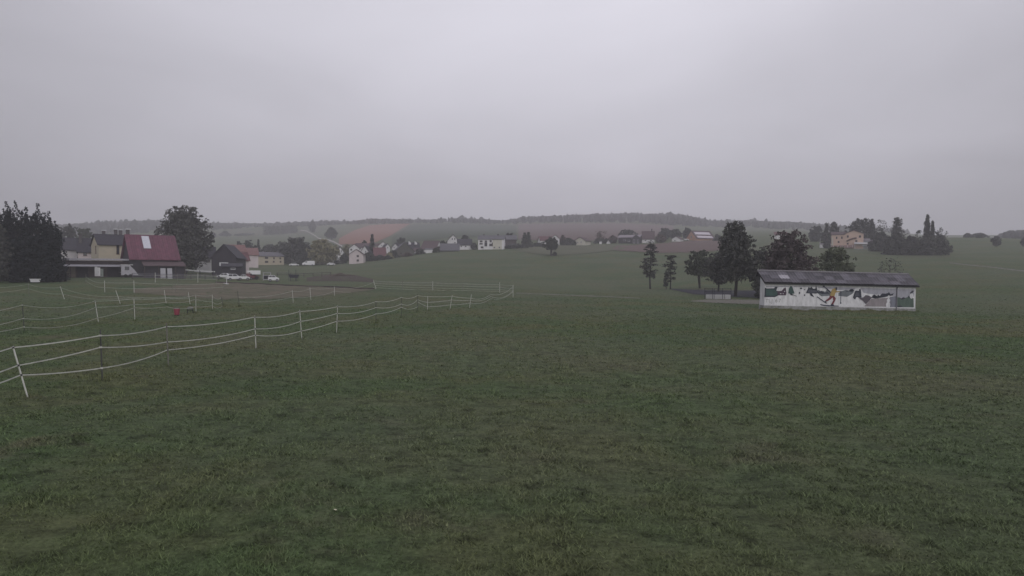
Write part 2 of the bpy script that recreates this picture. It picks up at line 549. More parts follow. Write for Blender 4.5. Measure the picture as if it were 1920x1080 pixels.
# ------------------------------------------------------------------ grass blades on the near meadow
def build_grass():
    r = np.random.default_rng(21)
    n = 500000
    D = 6.5 * (150 / 6.5) ** r.random(n)
    x = (r.random(n) * 2 - 1) * D * .86
    # clumping: value noise from sums of sines at tuft scale
    cl = np.zeros(n)
    for wl, a in ((.9, .9), (.55, .8), (1.9, .8), (3.7, .7), (.33, .5)):
        for _ in range(3):
            th = r.uniform(0, 6.28); ph = r.uniform(0, 6.28)
            cl += a * np.sin((x * math.cos(th) * .8 + D * math.sin(th) * 1.25) * 2 * math.pi / wl + ph)
    cl = cl / 2.4
    keep = r.random(n) < np.clip(.74 + .20 * cl, .25, 1)
    keep &= r.random(n) < np.clip((150 - D) / 95, 0, 1)
    D, x, cl = D[keep], x[keep], cl[keep]
    n = len(D)
    h = (.020 + .022 * r.random(n) + .012 * np.clip(cl, -1, 2)) * (1 + D / 120)
    h = np.maximum(h, .015) * np.clip((165 - D) / 110, .2, 1)
    wd = .0046 * (1 + .9 * r.random(n)) * (D / 8) ** .9
    z = H(x, D)
    th = r.uniform(0, 6.283, n)
    ln = h * r.uniform(.4, 2.2, n)
    la = r.uniform(0, 6.283, n)
    ax, ay = np.cos(th) * wd, np.sin(th) * wd
    V = np.empty((n, 3, 3))
    V[:, 0] = np.stack([x - ax, D - ay, z - .004], -1)
    V[:, 1] = np.stack([x + ax, D + ay, z - .004], -1)
    V[:, 2] = np.stack([x + ln * np.cos(la), D + ln * np.sin(la), z + h], -1)
    m_ = 5200
    q0, q1 = np.array(P(1425, 578, 66.85)), np.array(P(1722, 584, 67.85))
    tt = r.random(m_); dd = -np.abs(r.normal(size=m_)) * .22
    xs = q0[0] + (q1[0] - q0[0]) * tt; ys = q0[1] + (q1[1] - q0[1]) * tt + dd
    lump = .5 + .5 * np.sin(tt * 61) * np.sin(tt * 23 + 1) + .2 * np.sin(tt * 140)
    hh = (.06 + .22 * r.random(m_) * np.clip(lump, .1, 1.2)) * np.clip(1 + dd, .3, 1)
    zz = H(xs, ys); wv = .018 * (1 + r.random(m_)); t2 = r.uniform(0, 6.283, m_); l2 = hh * r.uniform(.1, .6, m_)
    V2 = np.empty((m_, 3, 3))
    V2[:, 0] = np.stack([xs - wv, ys, zz - .02], -1); V2[:, 1] = np.stack([xs + wv, ys, zz - .02], -1)
    V2[:, 2] = np.stack([xs + l2 * np.cos(t2), ys + l2 * np.sin(t2), zz + hh], -1)
    V = np.concatenate([V, V2]); n += m_; cl = np.concatenate([cl, np.zeros(m_)])
    sh = np.repeat(np.clip(r.normal(1.50, .32, n) + .08 * cl, .6, 2.4), 3)
    o = np_mesh('grass', V.reshape(-1, 3), np.arange(n * 3).reshape(-1, 3), grass_mat('grass_blades', fine=False), attr=sh)
    tag(o, 'short dull green autumn grass covering the near meadow', 'grass', kind='stuff')


build_grass()

# ================================================================== THE HUT WITH THE PAINTED WALL
M_WHITE = mat('white_render', (.76, .76, .78), (.58, .58, .60), scale=1.6, bump=.15, bscale=30, stretch=(2.2, 2.2, .35))
M_PLINTH = mat('grey_plinth', (.34, .34, .34), (.17, .18, .16), scale=2.2, bump=.2)
M_FIBRE = mat('fibre_cement', (.138, .130, .150), (.075, .072, .085), scale=1.1, rough=.8, rnd=.42)
M_FIBRE_L = mat('pale_fibre_cement', (.42, .40, .44), (.34, .33, .36), scale=1.1)
M_FASCIA = mat('dark_fascia', (.025, .024, .030), (.018, .018, .022))
M_ZINC = mat('zinc_pipe', (.24, .24, .27), (.18, .18, .20), rough=.5, metal=.3)


def paint(n, c):
    return mat('paint_' + n, c, tuple(k * .74 for k in c), scale=1.8, rough=.85, stretch=(2, 2, .6))


def build_hut():
    pl, pr = P(1433, 578, 67.0), P(1716, 584, 68.0)
    d = pr - pl
    L = math.hypot(d.x, d.y)
    hut = empty('painted_hut', pl)
    rz = math.atan2(d.y, d.x); tilt = math.atan2(d.z, L)
    hut.rotation_euler = (0, -tilt, rz)
    tag(hut, 'long white hut with a winter ski mural under a grey corrugated roof', 'hut')
    WH, DEP = 2.48, 1.10
    rise, ov, ox = 1.08, .22, .16
    y_e, z_e = -ov, WH + .02
    y_r, z_r = 1.45, WH + .02 + rise
    z_bk = z_e - .13 + (z_r - z_e) * (DEP - y_e) / (y_r - y_e)
    b = MB()
    b.prism([(0, 0, .1), (0, DEP, .1), (0, DEP, z_bk), (0, 0, z_e - .13 + (z_r - z_e) * ov / (y_r - y_e))], (L, 0, 0)); b.build('wall', M_WHITE, hut)
    b = MB(); b.box((L / 2, DEP / 2, .0), (L + .10, DEP + .10, .56)); b.build('plinth', M_PLINTH, hut)
    # roof: a long slope to the front, a short one behind
    sl = math.hypot(y_r - y_e, z_r - z_e)
    tilt_r = math.atan2(z_r - z_e, y_r - y_e)
    yb_, zbk = y_r + .30, z_r - .40
    deck = MB()
    deck.prism([(-ox, y_e, z_e - .10), (-ox, y_r, z_r - .10), (-ox, yb_, zbk - .10), (-ox, yb_, zbk - .02), (-ox, y_r, z_r - .02), (-ox, y_e, z_e - .02)], (L + 2 * ox, 0, 0))
    roof = deck.build('roof', M_FASCIA, hut)
    nx_, ny_ = 17, 3
    cw, ch = (L + 2 * ox) / nx_, sl / ny_
    sm = MB(); k = 13
    row = []
    for j in range(k):
        xx = cw * 1.03 * j / (k - 1)
        zz = .022 * math.cos(j / (k - 1) * 2 * math.pi * 3)
        row.append((xx, zz))
    for (a, za), (c_, zb) in zip(row, row[1:]):
        sm.poly([(a, 0, za + .014), (c_, 0, zb + .014), (c_, ch * 1.04, zb), (a, ch * 1.04, za)])
    me = None
    for side in (0,):
        for i in range(nx_):
            for j in range(ny_):
                if me is None:
                    o = sm.build('roof_sheet', M_FIBRE, roof); me = o.data
                    so = o.modifiers
                else:
                    o = bpy.data.objects.new('roof_sheet', me); COL.objects.link(o); o.parent = roof
                lift = .010 * ((i * 7 + j * 3) % 3) + .018 + (.012 * (ny_ - j))
                if side == 0:
                    Mx = Matrix.Translation((-ox + cw * i, y_e - .03 + (y_r - y_e) * j / ny_, z_e + (z_r - z_e) * j / ny_ + lift)) @ Matrix.Rotation(tilt_r, 4, 'X')
                else:
                    Mx = Matrix.Translation((-ox + cw * (i + 1), 2 * y_r - y_e + .03 - (y_r - y_e) * j / ny_, z_e + (z_r - z_e) * j / ny_ + lift)) @ Matrix.Rotation(math.pi, 4, 'Z') @ Matrix.Rotation(tilt_r, 4, 'X')
                o.matrix_local = Mx
                if side == 0 and (i, j) == (2, 1):
                    o.data = me.copy(); o.data.materials[0] = M_FIBRE_L
                    o.name = 'roof_sheet'
                    o['label'] = 'pale translucent roof sheet'
    b = MB(); b.tube([(-ox, y_r, z_r + .09), (L + ox, y_r, z_r + .09)], .085, 8); b.build('ridge_cap', mat('ridge_cap', (.24, .23, .25)), roof)
    b = MB(); b.box((L / 2, y_e - .055, z_e - .045), (L + 2 * ox, .09, .15)); b.build('gutter_shadow', M_FASCIA, roof)  # near-black gutter bar, also painting in the shadow line beneath the eave
    b = MB(); xp = (1679.5 - 1433) / 283 * L
    b.tube([(xp, y_e - .04, z_e - .08), (xp, y_e + .12, z_e - .16), (xp, -.07, z_e - .40), (xp, -.07, .06)], .055, 8); b.build('downpipe', M_ZINC, hut)
    # ---- mural: flat painted shapes on the wall face
    def uv(px, py):
        u = (px - 1433) / 283
        yb, yt = 578 + 6 * u, 531 + 12 * u
        return u * L, (yb - py) / (yb - yt) * WH + .02
    mur = MB(); x0, z0 = .12, .30
    mur.box((L / 2, -.006, (z0 + WH - .22) / 2 + .05), (L - .24, .012, WH - .22 - z0))
    mural = mur.build('mural', paint('snow', (.78, .78, .80)), hut)
    layer = [0]

    def shape(name, c, polys):
        layer[0] += 1
        y = -.013 - .0016 * layer[0]
        for pg in polys:
            m = MB(); m.prism([(uv(*q)[0], y, uv(*q)[1]) for q in pg], (0, .0012, 0))
            m.build(name, paint(*c), mural)

    def ell(cx, cy, a, b_, n=10):
        return [(cx + a * math.cos(2 * math.pi * k / n), cy + b_ * math.sin(2 * math.pi * k / n)) for k in range(n)]

    def line(a, b_, w_):
        ax, ay = a; bx, by = b_
        l = math.hypot(bx - ax, by - ay); nx, ny = -(by - ay) / l * w_ / 2, (bx - ax) / l * w_ / 2
        return [(ax + nx, ay + ny), (bx + nx, by + ny), (bx - nx, by - ny), (ax - nx, ay - ny)]
    GREYSKY = ('winter_sky', (.43, .43, .49)); DARK = ('dark_slate', (.05, .055, .075)); TEAL = ('teal', (.065, .115, .108))
    HILL = ('hill_grey', (.19, .21, .23)); SLATE = ('slate', (.11, .115, .14)); YEL = ('ochre', (.46, .33, .13)); MAR = ('maroon', (.20, .045, .06))
    NAVY = ('navy', (.045, .05, .09)); GRN = ('field_green', (.11, .155, .13)); PATH = ('path_grey', (.33, .30, .315)); WHT = ('bright_snow', (.74, .74, .77))
    PUR = ('plum', (.09, .06, .09))
    shape('painted_sky', GREYSKY, [[(1435, 538), (1500, 538.5), (1600, 543.5), (1713, 548.5), (1713, 560), (1690, 563), (1660, 556), (1640, 556), (1620, 553), (1600, 547), (1570, 547), (1545, 544), (1527, 541), (1500, 540), (1435, 540)]])
    shape('painted_hill', HILL, [
        [(1529, 548), (1533, 546), (1538, 550), (1541, 548), (1545, 549.5), (1549, 545), (1556, 551), (1556, 556.5), (1538, 557.5), (1531, 552)],
        [(1570, 552), (1576, 549), (1583, 547), (1589, 548), (1593, 545.5), (1598, 548), (1603, 546), (1600, 551), (1594, 555), (1586, 559), (1570, 557)]])
    shape('painted_path', PATH, [[(1622, 573), (1632, 562.5), (1662, 561.5), (1676, 561), (1677, 576.5), (1640, 576), (1618, 575.5)]])
    shape('painted_meadow', GRN, [[(1678, 561), (1685, 561), (1691, 564), (1698, 561.5), (1704, 560), (1712, 563), (1713, 577.6), (1680, 577.2)]])
    shape('painted_wall', ('blue_grey', (.23, .24, .29)), [[(1667, 560), (1680, 559), (1681, 577), (1668, 577)]])
    shape('painted_bush', DARK, [
        [(1632, 561), (1634, 557.5), (1637, 555.5), (1640, 557), (1644, 559.5), (1649, 557), (1652, 554), (1659, 554.5), (1663, 553.5), (1665, 552), (1668, 555.5), (1674, 554), (1672.5, 557.5), (1664, 559), (1652, 561), (1640, 562.5)],
        [(1701, 560), (1703, 558), (1705, 561), (1703, 563)], [(1704, 554), (1709, 550.5), (1712, 551), (1709, 555), (1706, 555.5)],
        [(1682, 561.5), (1690, 563.5), (1698, 562), (1690, 565)], [(1681, 575), (1690, 575), (1692, 577), (1682, 577)],
        ell(1595, 547, 3, 1.6), ell(1586, 549, 2, 1), ell(1538, 549, 2.2, 1.3),
        [(1531, 551), (1534, 548), (1537, 550.5), (1541, 549), (1544, 551.5), (1549, 549.5), (1553, 553), (1540, 553.5)], [(1588, 549), (1592, 546.5), (1597, 548), (1602, 545.8), (1600, 549.5), (1593, 550.5)],
        [(1642, 558), (1645, 556), (1648, 558.5), (1646, 560)], [(1634, 559.5), (1640, 556.8), (1644, 560), (1638, 562)], [(1688, 563), (1692, 560.8), (1697, 562), (1692, 564.5)]])
    shape('painted_snow', WHT, [[(1600, 545), (1608, 543.5), (1614, 548), (1618, 556), (1622, 556), (1612, 563), (1599, 566), (1596, 558)], ell(1708, 559, 3.5, 4.5), [(1452, 541), (1470, 543), (1470, 546), (1455, 547)], ell(1482, 545, 6.5, 7.8)])
    shape('painted_banner', DARK, [[(1432.8, 540.5), (1436, 542), (1450, 542), (1452, 539), (1456.5, 539.2), (1454, 546), (1458, 547.5), (1458, 555), (1452, 558), (1432.4, 557.8)]])
    shape('painted_banner', TEAL, [[(1435, 543.5), (1450.5, 544), (1456.5, 548.5), (1456.2, 553.5), (1451.5, 555.8), (1435, 555.8)]])
    shape('painted_sleigh', PUR, [[(1455, 547), (1464, 547), (1467.5, 542.5), (1471.5, 541), (1473, 551), (1472, 555), (1458, 554.8)]])
    shape('painted_window', WHT, [ell(1469.5, 547.8, 1.2, .9), ell(1462.3, 552, 1.5, .8), ell(1467, 552, 1, .7)])
    shape('painted_tree', TEAL, [[(1476.2, 551.5), (1477.5, 542), (1480, 538.4), (1483, 538.8), (1485, 543.5), (1488, 551.8), (1482, 552.8)]])
    shape('painted_trunk', DARK, [[(1479, 552), (1483, 552), (1486, 555.5), (1481, 555)], line((1484, 553.5), (1492, 557), .8)])
    shape('painted_tree', DARK, [[(1509, 551.5), (1512, 545), (1514, 540), (1516, 543), (1519, 540.2), (1522, 544), (1526.5, 544), (1527.6, 537.8), (1530, 546), (1533, 551), (1528, 552.5), (1520, 552), (1525, 559), (1518, 556), (1516.5, 552)]])
    shape('painted_tree', SLATE, [[(1512, 550.5), (1515, 545), (1521, 546), (1529, 547), (1530, 550.5), (1520, 550.8)]])
    shape('painted_rock', DARK, [ell(1499.8, 542.8, 2.1, 1.5), ell(1497.2, 551, 1.3, 2), ell(1506.4, 545.2, 1, 1.1), ell(1506.6, 555, 1.4, 1.4)])
    shape('painted_house', DARK, [[(1597, 560), (1600.5, 549.5), (1603, 548.5), (1608, 549), (1608.5, 546), (1611.5, 546.5), (1613.5, 560.5), (1608, 561), (1606, 559.5), (1603, 559.8), (1602, 563.5), (1599, 562.5)]])
    shape('painted_house', SLATE, [[(1600, 559), (1602.5, 551.5), (1607.5, 551.5), (1609, 558), (1604, 558)]])
    shape('painted_boulder', ('brown_slate', (.13, .115, .135)), [[(1608, 561.5), (1617, 560), (1621, 556.2), (1626.5, 557.2), (1633, 560.5), (1627, 567), (1622, 572), (1616, 566)]])
    shape('painted_snowman', WHT, [ell(1664.5, 560, 2.6, 2.6), ell(1664.3, 566, 3.2, 3.6), ell(1663.8, 573, 4.2, 5)])
    shape('painted_hat', DARK, [ell(1664.6, 555.4, 2.0, 1.8)])
    shape('painted_skis', NAVY, [line((1530, 558), (1548, 570), 1.4), [(1536, 571.2), (1550, 573), (1571, 574.2), (1571, 575.4), (1550, 575), (1537, 573)]])
    shape('painted_poles', NAVY, [line((1543, 541), (1557, 553), 1.1), line((1547, 544), (1556, 551.5), 2.0), line((1574.2, 549.5), (1574.6, 570), 1.0), ell(1542, 540, 1.8, 1.5), ell(1574.5, 569.3, 1.3, 1.6), line((1570, 549.4), (1576, 549.8), 1.1)])
    shape('painted_leg', MAR, [[(1554, 556), (1561, 557.5), (1555.5, 563), (1547, 567), (1545.5, 565), (1552.5, 560)],
                               [(1558, 557), (1561, 556.5), (1565, 561), (1564, 565), (1560.5, 571.5), (1557, 571), (1560.3, 565), (1560, 562)]])
    shape('painted_boot', DARK, [[(1543.5, 566.5), (1546.5, 565.3), (1548.5, 570), (1544, 568.5)], [(1556.5, 571), (1561, 571.5), (1562.5, 574), (1556, 573.8)]])
    shape('painted_skier', YEL, [[(1555, 551), (1557.5, 545.5), (1562, 543.5), (1565.5, 545), (1566, 549), (1564, 552), (1562.5, 557), (1555, 557), (1554, 554)], line((1564, 550), (1572, 549.6), 1.8)])
    shape('painted_head', DARK, [ell(1565.2, 544.6, 1.6, 2.9)])
    # faint lettering under the banner
    for ch, px in zip('TLJ67', (1434.5, 1440.2, 1445.6, 1452.2, 1458.6)):
        cu = bpy.data.curves.new('painted_letter', 'FONT'); cu.body = ch; cu.size = .50; cu.extrude = .001
        t = bpy.data.objects.new('painted_letter', cu); COL.objects.link(t)
        me = bpy.data.meshes.new_from_object(t); bpy.data.objects.remove(t)
        t = bpy.data.objects.new('painted_letter', me); COL.objects.link(t); t.parent = mural
        xx, zz = uv(px, 568)
        t.location = (xx, -.016, zz + .02); t.rotation_euler = (math.pi / 2, 0, 0)
        me.materials.clear(); me.materials.append(paint('faded_letters', (.36, .36, .35)))


build_hut()

# ================================================================== HOUSES
M_GLASS = mat('window_glass', (.020, .022, .030), (.03, .033, .04), rough=.12, spec=.6)
M_FRAME = mat('window_frame', (.62, .62, .64), (.55, .55, .57))
M_FRAME_B = mat('brown_window_frame', (.11, .060, .050), (.085, .05, .045))
M_DOOR = mat('brown_door', (.14, .10, .085), (.10, .08, .07))
M_CHIM = mat('chimney_brick', (.13, .115, .12), (.09, .085, .09))
WALLS = {
    'white': mat('white_wall', (.74, .73, .74), (.65, .64, .65), scale=.8),
    'grey': mat('grey_wall', (.40, .40, .42), (.33, .33, .35), scale=.8),
    'pink': mat('rosy_wall', (.62, .55, .55), (.55, .48, .49), scale=.8),
    'yellow': mat('ochre_wall', (.48, .42, .325), (.42, .38, .30), scale=.8),
    'cream': mat('cream_wall', (.58, .56, .48), (.50, .48, .42), scale=.8),
    'peach': mat('peach_wall', (.62, .46, .38), (.56, .42, .35), scale=.8),
    'orange': mat('orange_wall', (.52, .29, .205), (.46, .27, .20), scale=.8),
    'wood': mat('dark_timber', (.052, .046, .058), (.036, .034, .042), scale=2, stretch=(6, 6, .5)),
    'brownwood': mat('brown_timber', (.085, .066, .066), (.06, .05, .052), scale=2, stretch=(6, 6, .5)),
    'greenwood': mat('mossy_timber', (.10, .10, .085), (.075, .075, .07), scale=2),
}


def tile_mat(name, c):
    m = mat(name, c, tuple(k * .72 for k in c), scale=1.6, rough=.85, bump=.0, rnd=.08)
    t = m.node_tree; b = t.nodes['Principled BSDF']
    co = N(t, 'ShaderNodeTexCoord')
    wv = N(t, 'ShaderNodeTexWave'); wv.bands_direction = 'Z'; wv.inputs['Scale'].default_value = 2.6; wv.inputs['Distortion'].default_value = .6
    t.links.new(co.outputs['Object'], wv.inputs['Vector'])
    bp = N(t, 'ShaderNodeBump'); bp.inputs['Strength'].default_value = .5; bp.inputs['Distance'].default_value = .05
    t.links.new(wv.outputs['Fac'], bp.inputs['Height']); t.links.new(bp.outputs[0], b.inputs['Normal'])
    return m


ROOFS = {
    'dark': tile_mat('dark_tiles', (.055, .052, .066)),
    'grey': tile_mat('grey_tiles', (.15, .145, .165)),
    'brown': tile_mat('brown_tiles', (.115, .080, .088)),
    'red': tile_mat('red_tiles', (.15, .070, .078)),
    'faded': tile_mat('faded_red_tiles', (.23, .13, .125)),
    'mauve': tile_mat('pale_mauve_tiles', (.27, .235, .27)),
    'wine': mat('wine_red_sheet', (.165, .060, .092), (.115, .048, .070), scale=1.6, stretch=(1, 1, .25), rough=.6, rnd=.10),
}


def window(parent, x, y, z, ww, hh, frame, facing=0.0, sill=True):
    """window in a wall facing local -Y (facing rotates it about z)"""
    b = MB(); t = .07
    for (cx, cz, dx, dz) in ((0, hh / 2 - t / 2, ww, t), (0, -hh / 2 + t / 2, ww, t), (-ww / 2 + t / 2, 0, t, hh - 2 * t - .004), (ww / 2 - t / 2, 0, t, hh - 2 * t - .004)):
        b.box((cx, -.03, cz), (dx, .06, dz))
    if sill:
        b.box((0, -.06, -hh / 2 - .035), (ww + .14, .12, .06))
    o = b.build('window', frame, parent)
    o.location = (x, y, z); o.rotation_euler = (0, 0, facing)
    p = MB(); p.box((0, -.012, 0), (ww - 2 * t - .006, .02, hh - 2 * t - .006)); p.build('pane', M_GLASS, o)
    return o


def house(label, px, D, l, wd, wh, rh, turn=0.0, wall='white', roof='dark', gable=False, wins=(), gwins=(), chim=(), ov=.4, cat='house',
          name='house', group='houses of the village', root=None, loc=None, frame=None, doors=(), dz=0.0, sunk=.8, face=True, sheets=0):
    """gabled house; ridge along local X (or local Y when gable=True shows its gable to the viewer).
    turn in degrees from square-on; wins on the front face as (x, z, w, h); gwins on the left or right gable"""
    az = math.atan2((px - CX) / F, 1) if face else 0
    if root is None:
        c = gp(px, D)
        root = empty(name, c + Vector((0, 0, dz)), -az + math.radians(turn))
        # put the front face, not the middle, at the depth given
        off = Vector((0, (l if gable else wd) / 2, 0)); off.rotate(root.rotation_euler)
        root.location = root.location + off
        z0 = float(H(root.location.x, root.location.y))
        sunk = max(sunk, root.location.z - z0 + .5)
        tag(root, label, cat, group)
        base = Matrix.Identity(4)
    else:
        base = Matrix.Translation(loc)
    R = base @ (Matrix.Rotation(math.pi / 2, 4, 'Z') if gable else Matrix.Identity(4))
    wm, rm = WALLS[wall], ROOFS[roof]
    b = MB()
    hw, hl = wd / 2, l / 2
    pf = [(-hl, -hw, -sunk), (-hl, hw, -sunk), (-hl, hw, wh), (-hl, 0, wh + rh), (-hl, -hw, wh)]
    b.prism(pf, (l, 0, 0))
    o = b.build('wall', wm, root); o.data.transform(R)
    sl = math.hypot(hw, rh); th = .16
    nz, ny = hw / sl * th, rh / sl * th
    k = (hw + ov) / hw
    b = MB()
    b.prism([(-hl - ov * .8, -hw * k, wh + rh - rh * k + .02), (-hl - ov * .8, 0, wh + rh + .02), (-hl - ov * .8, hw * k, wh + rh - rh * k + .02),
             (-hl - ov * .8, hw * k, wh + rh - rh * k + .02 + th * 1.1), (-hl - ov * .8, 0, wh + rh + .02 + th * 1.25), (-hl - ov * .8, -hw * k, wh + rh - rh * k + .02 + th * 1.1)], (l + 1.6 * ov, 0, 0))
    ro = b.build('roof', rm, root); ro.data.transform(R)
    if sheets:
        n = sheets; wdt = (l + 1.6 * ov) / n
        for sgn in (-1, 1):
            for i in range(n):
                m = MB(); x0 = -hl - .8 * ov + wdt * i
                e = Vector((0, sgn * hw * k, wh + rh - rh * k + .03 + th * 1.1)); r_ = Vector((0, 0, wh + rh + .03 + th * 1.25))
                up = Vector((0, sgn * rh, hw)).normalized()
                pr = [(0, .0), (wdt * .06, .045), (wdt * .12, .0), (wdt * .5, .002), (wdt * .56, .03), (wdt * .62, .002), (wdt - .012, 0)]
                for (a, ha), (c2, hc) in zip(pr, pr[1:]):
                    m.poly([e + Vector((x0 + a, 0, 0)) + up * ha, e + Vector((x0 + c2, 0, 0)) + up * hc, r_ + Vector((x0 + c2, 0, 0)) + up * hc, r_ + Vector((x0 + a, 0, 0)) + up * ha])
                oo = m.build('roof_sheet', rm, ro); oo.data.transform(R)
    fr = frame or M_FRAME
    fy = -(l if gable else wd) / 2
    for (x, z, a, c2) in wins:
        p = base @ Vector((x, fy, z)); window(root, p.x, p.y, p.z, a, c2, fr)
    for (side, y, z, a, c2) in gwins:
        hx = (wd if gable else l) / 2
        p = base @ Vector((side * hx, y, z)); window(root, p.x, p.y, p.z, a, c2, fr, facing=side * math.pi / 2)
    for (x, a, c2) in doors:
        m = MB(); m.box((0, -.03, c2 / 2), (a, .06, c2)); dd = m.build('door', M_DOOR, root); dd.location = base @ Vector((x, fy, 0))
        m = MB(); m.box((a * .34, -.10, c2 * .47), (.16, .08, .04)); m.build('handle', M_ZINC, dd)
    for (x, y, top, cap) in chim:
        p = R @ Vector((x, y, 0))
        z1 = wh + rh * (1 - abs(y) / hw) - .3
        m = MB(); m.box((0, 0, (top + z1) / 2), (.62, .62, top - z1)); ch = m.build('chimney', M_CHIM, root); ch.location = (p.x, p.y, p.z)
        m = MB(); m.box((0, 0, top + .10), (.95, .95, .22)); m.build('cap', M_FRAME if cap else M_CHIM, ch)
    return root


def hs(label, pl, pr, ridge, eave, base, gable=False, turn=0.0, depth=None, D=None, wins=(), **kw):
    """house measured in the photo: left and right pixel, rows of ridge, eave and foot; depth in metres away from the viewer"""
    px = (pl + pr) / 2
    if D is None:
        D = ginv(px, base)
    k = D / F
    g = gp(px, D)
    z_e, z_r = row_z(eave, D) - g.z, row_z(ridge, D) - g.z
    span = (pr - pl) * k
    depth = depth or 8.5
    ww = []
    for (wx, wy, a, c2) in wins:
        ww.append(((wx - px) * k, row_z(wy, D) - g.z, a * k, c2 * k))
    l, wd = (depth, span) if gable else (span, depth)
    return house(label, px, D, l, wd, z_e, max(z_r - z_e, .3), turn=turn, gable=gable, wins=ww, **kw)


# ---- farm at the left -------------------------------------------------
G_FARM = 'farm buildings at the left edge of the village'
house('white house with a dark roof just right of the dark conifers', 138, 174, 8.5, 8.0, 5.6, 3.0, turn=42, wall='white', roof='dark', group=G_FARM,
      gwins=[(-1, -1.8, 4.6, .9, 1.1), (-1, 1.2, 3.4, .9, 1.1)], wins=[(1.6, 3.2, .9, 1.3), (3.0, 4.0, .6, .6)], frame=M_FRAME_B)
house('low dark roofed pale cottage wing between white and ochre house', 171, 170, 5.4, 7, 5.2, 3.2, turn=0, wall='pink', roof='dark', group=G_FARM, wins=[(-1.2, 4.5, .8, .7)], frame=M_FRAME_B, chim=[(-2.2, -1.2, 9.3, False)])
yh = house('ochre yellow house with a dark roof and white capped chimneys', 218, 164, 7.2, 8.0, 6.9, 2.4, turn=12, wall='yellow', roof='dark', group=G_FARM, frame=M_FRAME_B,
           wins=[(.4, 5.7, .62, 2.1), (2.9, 6.0, .9, .7), (2.9, 4.8, .9, .5)], gwins=[(-1, -1.2, 5.7, .5, 1.9)],
           chim=[(-1.6, .6, 10.3, True), (.9, .4, 10.7, True), (2.0, .5, 10.6, True)])
# red roofed barn
D0 = 143
barn = house('dark timber barn with a wine red sheet roof and white roof light', 291, 144, 8.9, 9.6, 4.1, 4.75, turn=11, wall='wood', roof='wine', group=G_FARM, cat='barn', name='barn', ov=.5, sheets=11,
             chim=[(-4.0, 1.2, 10.1, True)])


def barn_extras():
    hw, rh, wh = 4.8, 4.75, 4.1
    k = (hw + .5) / hw
    def on(x, t, lift):          # t: 0 eave .. 1 ridge on the near slope
        y = -hw * k * (1 - t); z = (wh + rh - rh * k) + rh * k * t + .2 + .06
        n = Vector((0, -rh, hw)).normalized() * lift
        return Vector((x, y, z)) + n
    m = MB()
    a, b = -1.75, -.35
    m.prism([on(a, .42, .03), on(b, .42, .03), on(b, .93, .03), on(a, .93, .03)], Vector((0, -rh, hw)).normalized() * .06)
    m.build('roof_light', mat('roof_light_sheet', (.62, .62, .68), (.52, .53, .60), rough=.4), barn)
    # lean-to along the near side
    m = MB()
    y0, y1 = -hw - .02, -hw - 2.6
    m.prism([(-2.6, y0, 3.3), (-2.6, y1, 2.35), (-2.6, y1, 2.47), (-2.6, y0, 3.42)], (8.0, 0, 0))
    m.build('lean_to_roof', ROOFS['brown'], barn)
    m = MB(); m.box((1.4, (y0 + y1) / 2 + .2, .85), (7.4, 1.9, 2.9)); m.build('lean_to_wall', WALLS['wood'], barn)
    for x, a_ in ((1.0, -6), (2.3, 9)):
        m = MB(); m.box((0, 0, 1.05), (.95, .06, 2.15)); o = m.build('door', mat('pale_door', (.50, .50, .54), (.42, .42, .46)), barn)
        o.location = (x, y1 - .25 + .9 * 0 + .35, -.15); o.rotation_euler = (math.radians(-5), 0, math.radians(a_))
    for x in (-2.4, .2, 3.4, 5.2):
        m = MB(); m.box((x, y1 + .1, .9), (.14, .14, 3.3)); m.build('post', WALLS['brownwood'], barn)


barn_extras()


def build_garage():
    D = 139
    k = D / F
    c = gp(178, D)
    g = empty('garage', c, -math.atan2((178 - CX) / F, 1) + math.radians(2))
    tag(g, 'low flat roofed garage with a pale roof edge below the ochre house', 'garage', G_FARM)
    z1 = row_z(486, D) - c.z; z2 = row_z(500, D) - c.z
    m = MB(); m.box((.2, 4.5, z1 / 2 - .6), (13.6, 6, z1 + .6)); m.build('wall', WALLS['brownwood'], g)
    m = MB(); m.box((.2, 4.3, z1 + .02), (14.4, 7.2, .28)); m.build('flat_roof', mat('roof_felt', (.26, .25, .28), (.21, .20, .23)), g)
    m = MB(); m.box((.2, .66, z1 - .02), (14.4, .05, .36)); m.build('fascia', mat('pale_fascia', (.42, .41, .45)), g)
    m = MB(); m.prism([(-7.0, 1.45, z2 + .35), (-7.0, -.9, z2), (-7.0, -.9, z2 + .14), (-7.0, 1.45, z2 + .49)], (13.4, 0, 0)); m.build('canopy', mat('canopy_sheet', (.40, .39, .43), (.33, .32, .36)), g)
    for x in (-6.6, -4.1, -1.0, 1.9, 4.6, 6.2):
        m = MB(); m.box((x, -.75, z2 / 2 - .2), (.16, .16, z2 + .35)); m.build('post', WALLS['brownwood'], g)
    for x, wdt, mm in ((-4.1, 1.7, mat('tan_door', (.19, .155, .135), (.15, .125, .11))), (-1.9, 2.2, WALLS['wood']), (3.4, 2.4, WALLS['wood'])):
        m = MB(); m.box((0, 0, 1.15), (wdt, .06, 2.3)); o = m.build('door', mm, g); o.location = (x, 1.46, 0)
        m = MB(); m.box((wdt * .36, -.06, 1.1), (.14, .06, .04)); m.build('handle', M_ZINC, o)
    for x in (4.9, 6.0):
        window(g, x, 1.5, 1.6, .8, 1.0, M_FRAME)


build_garage()


def box_thing(name, label, cat, px, py, w_, d_, h_, m, D=None, rz=0.0, top=None, group=None, legs=0):
    D = D or ginv(px, py)
    c = gp(px, D)
    o = empty(name, c, rz - math.atan2((px - CX) / F, 1))
    tag(o, label, cat, group)
    return o


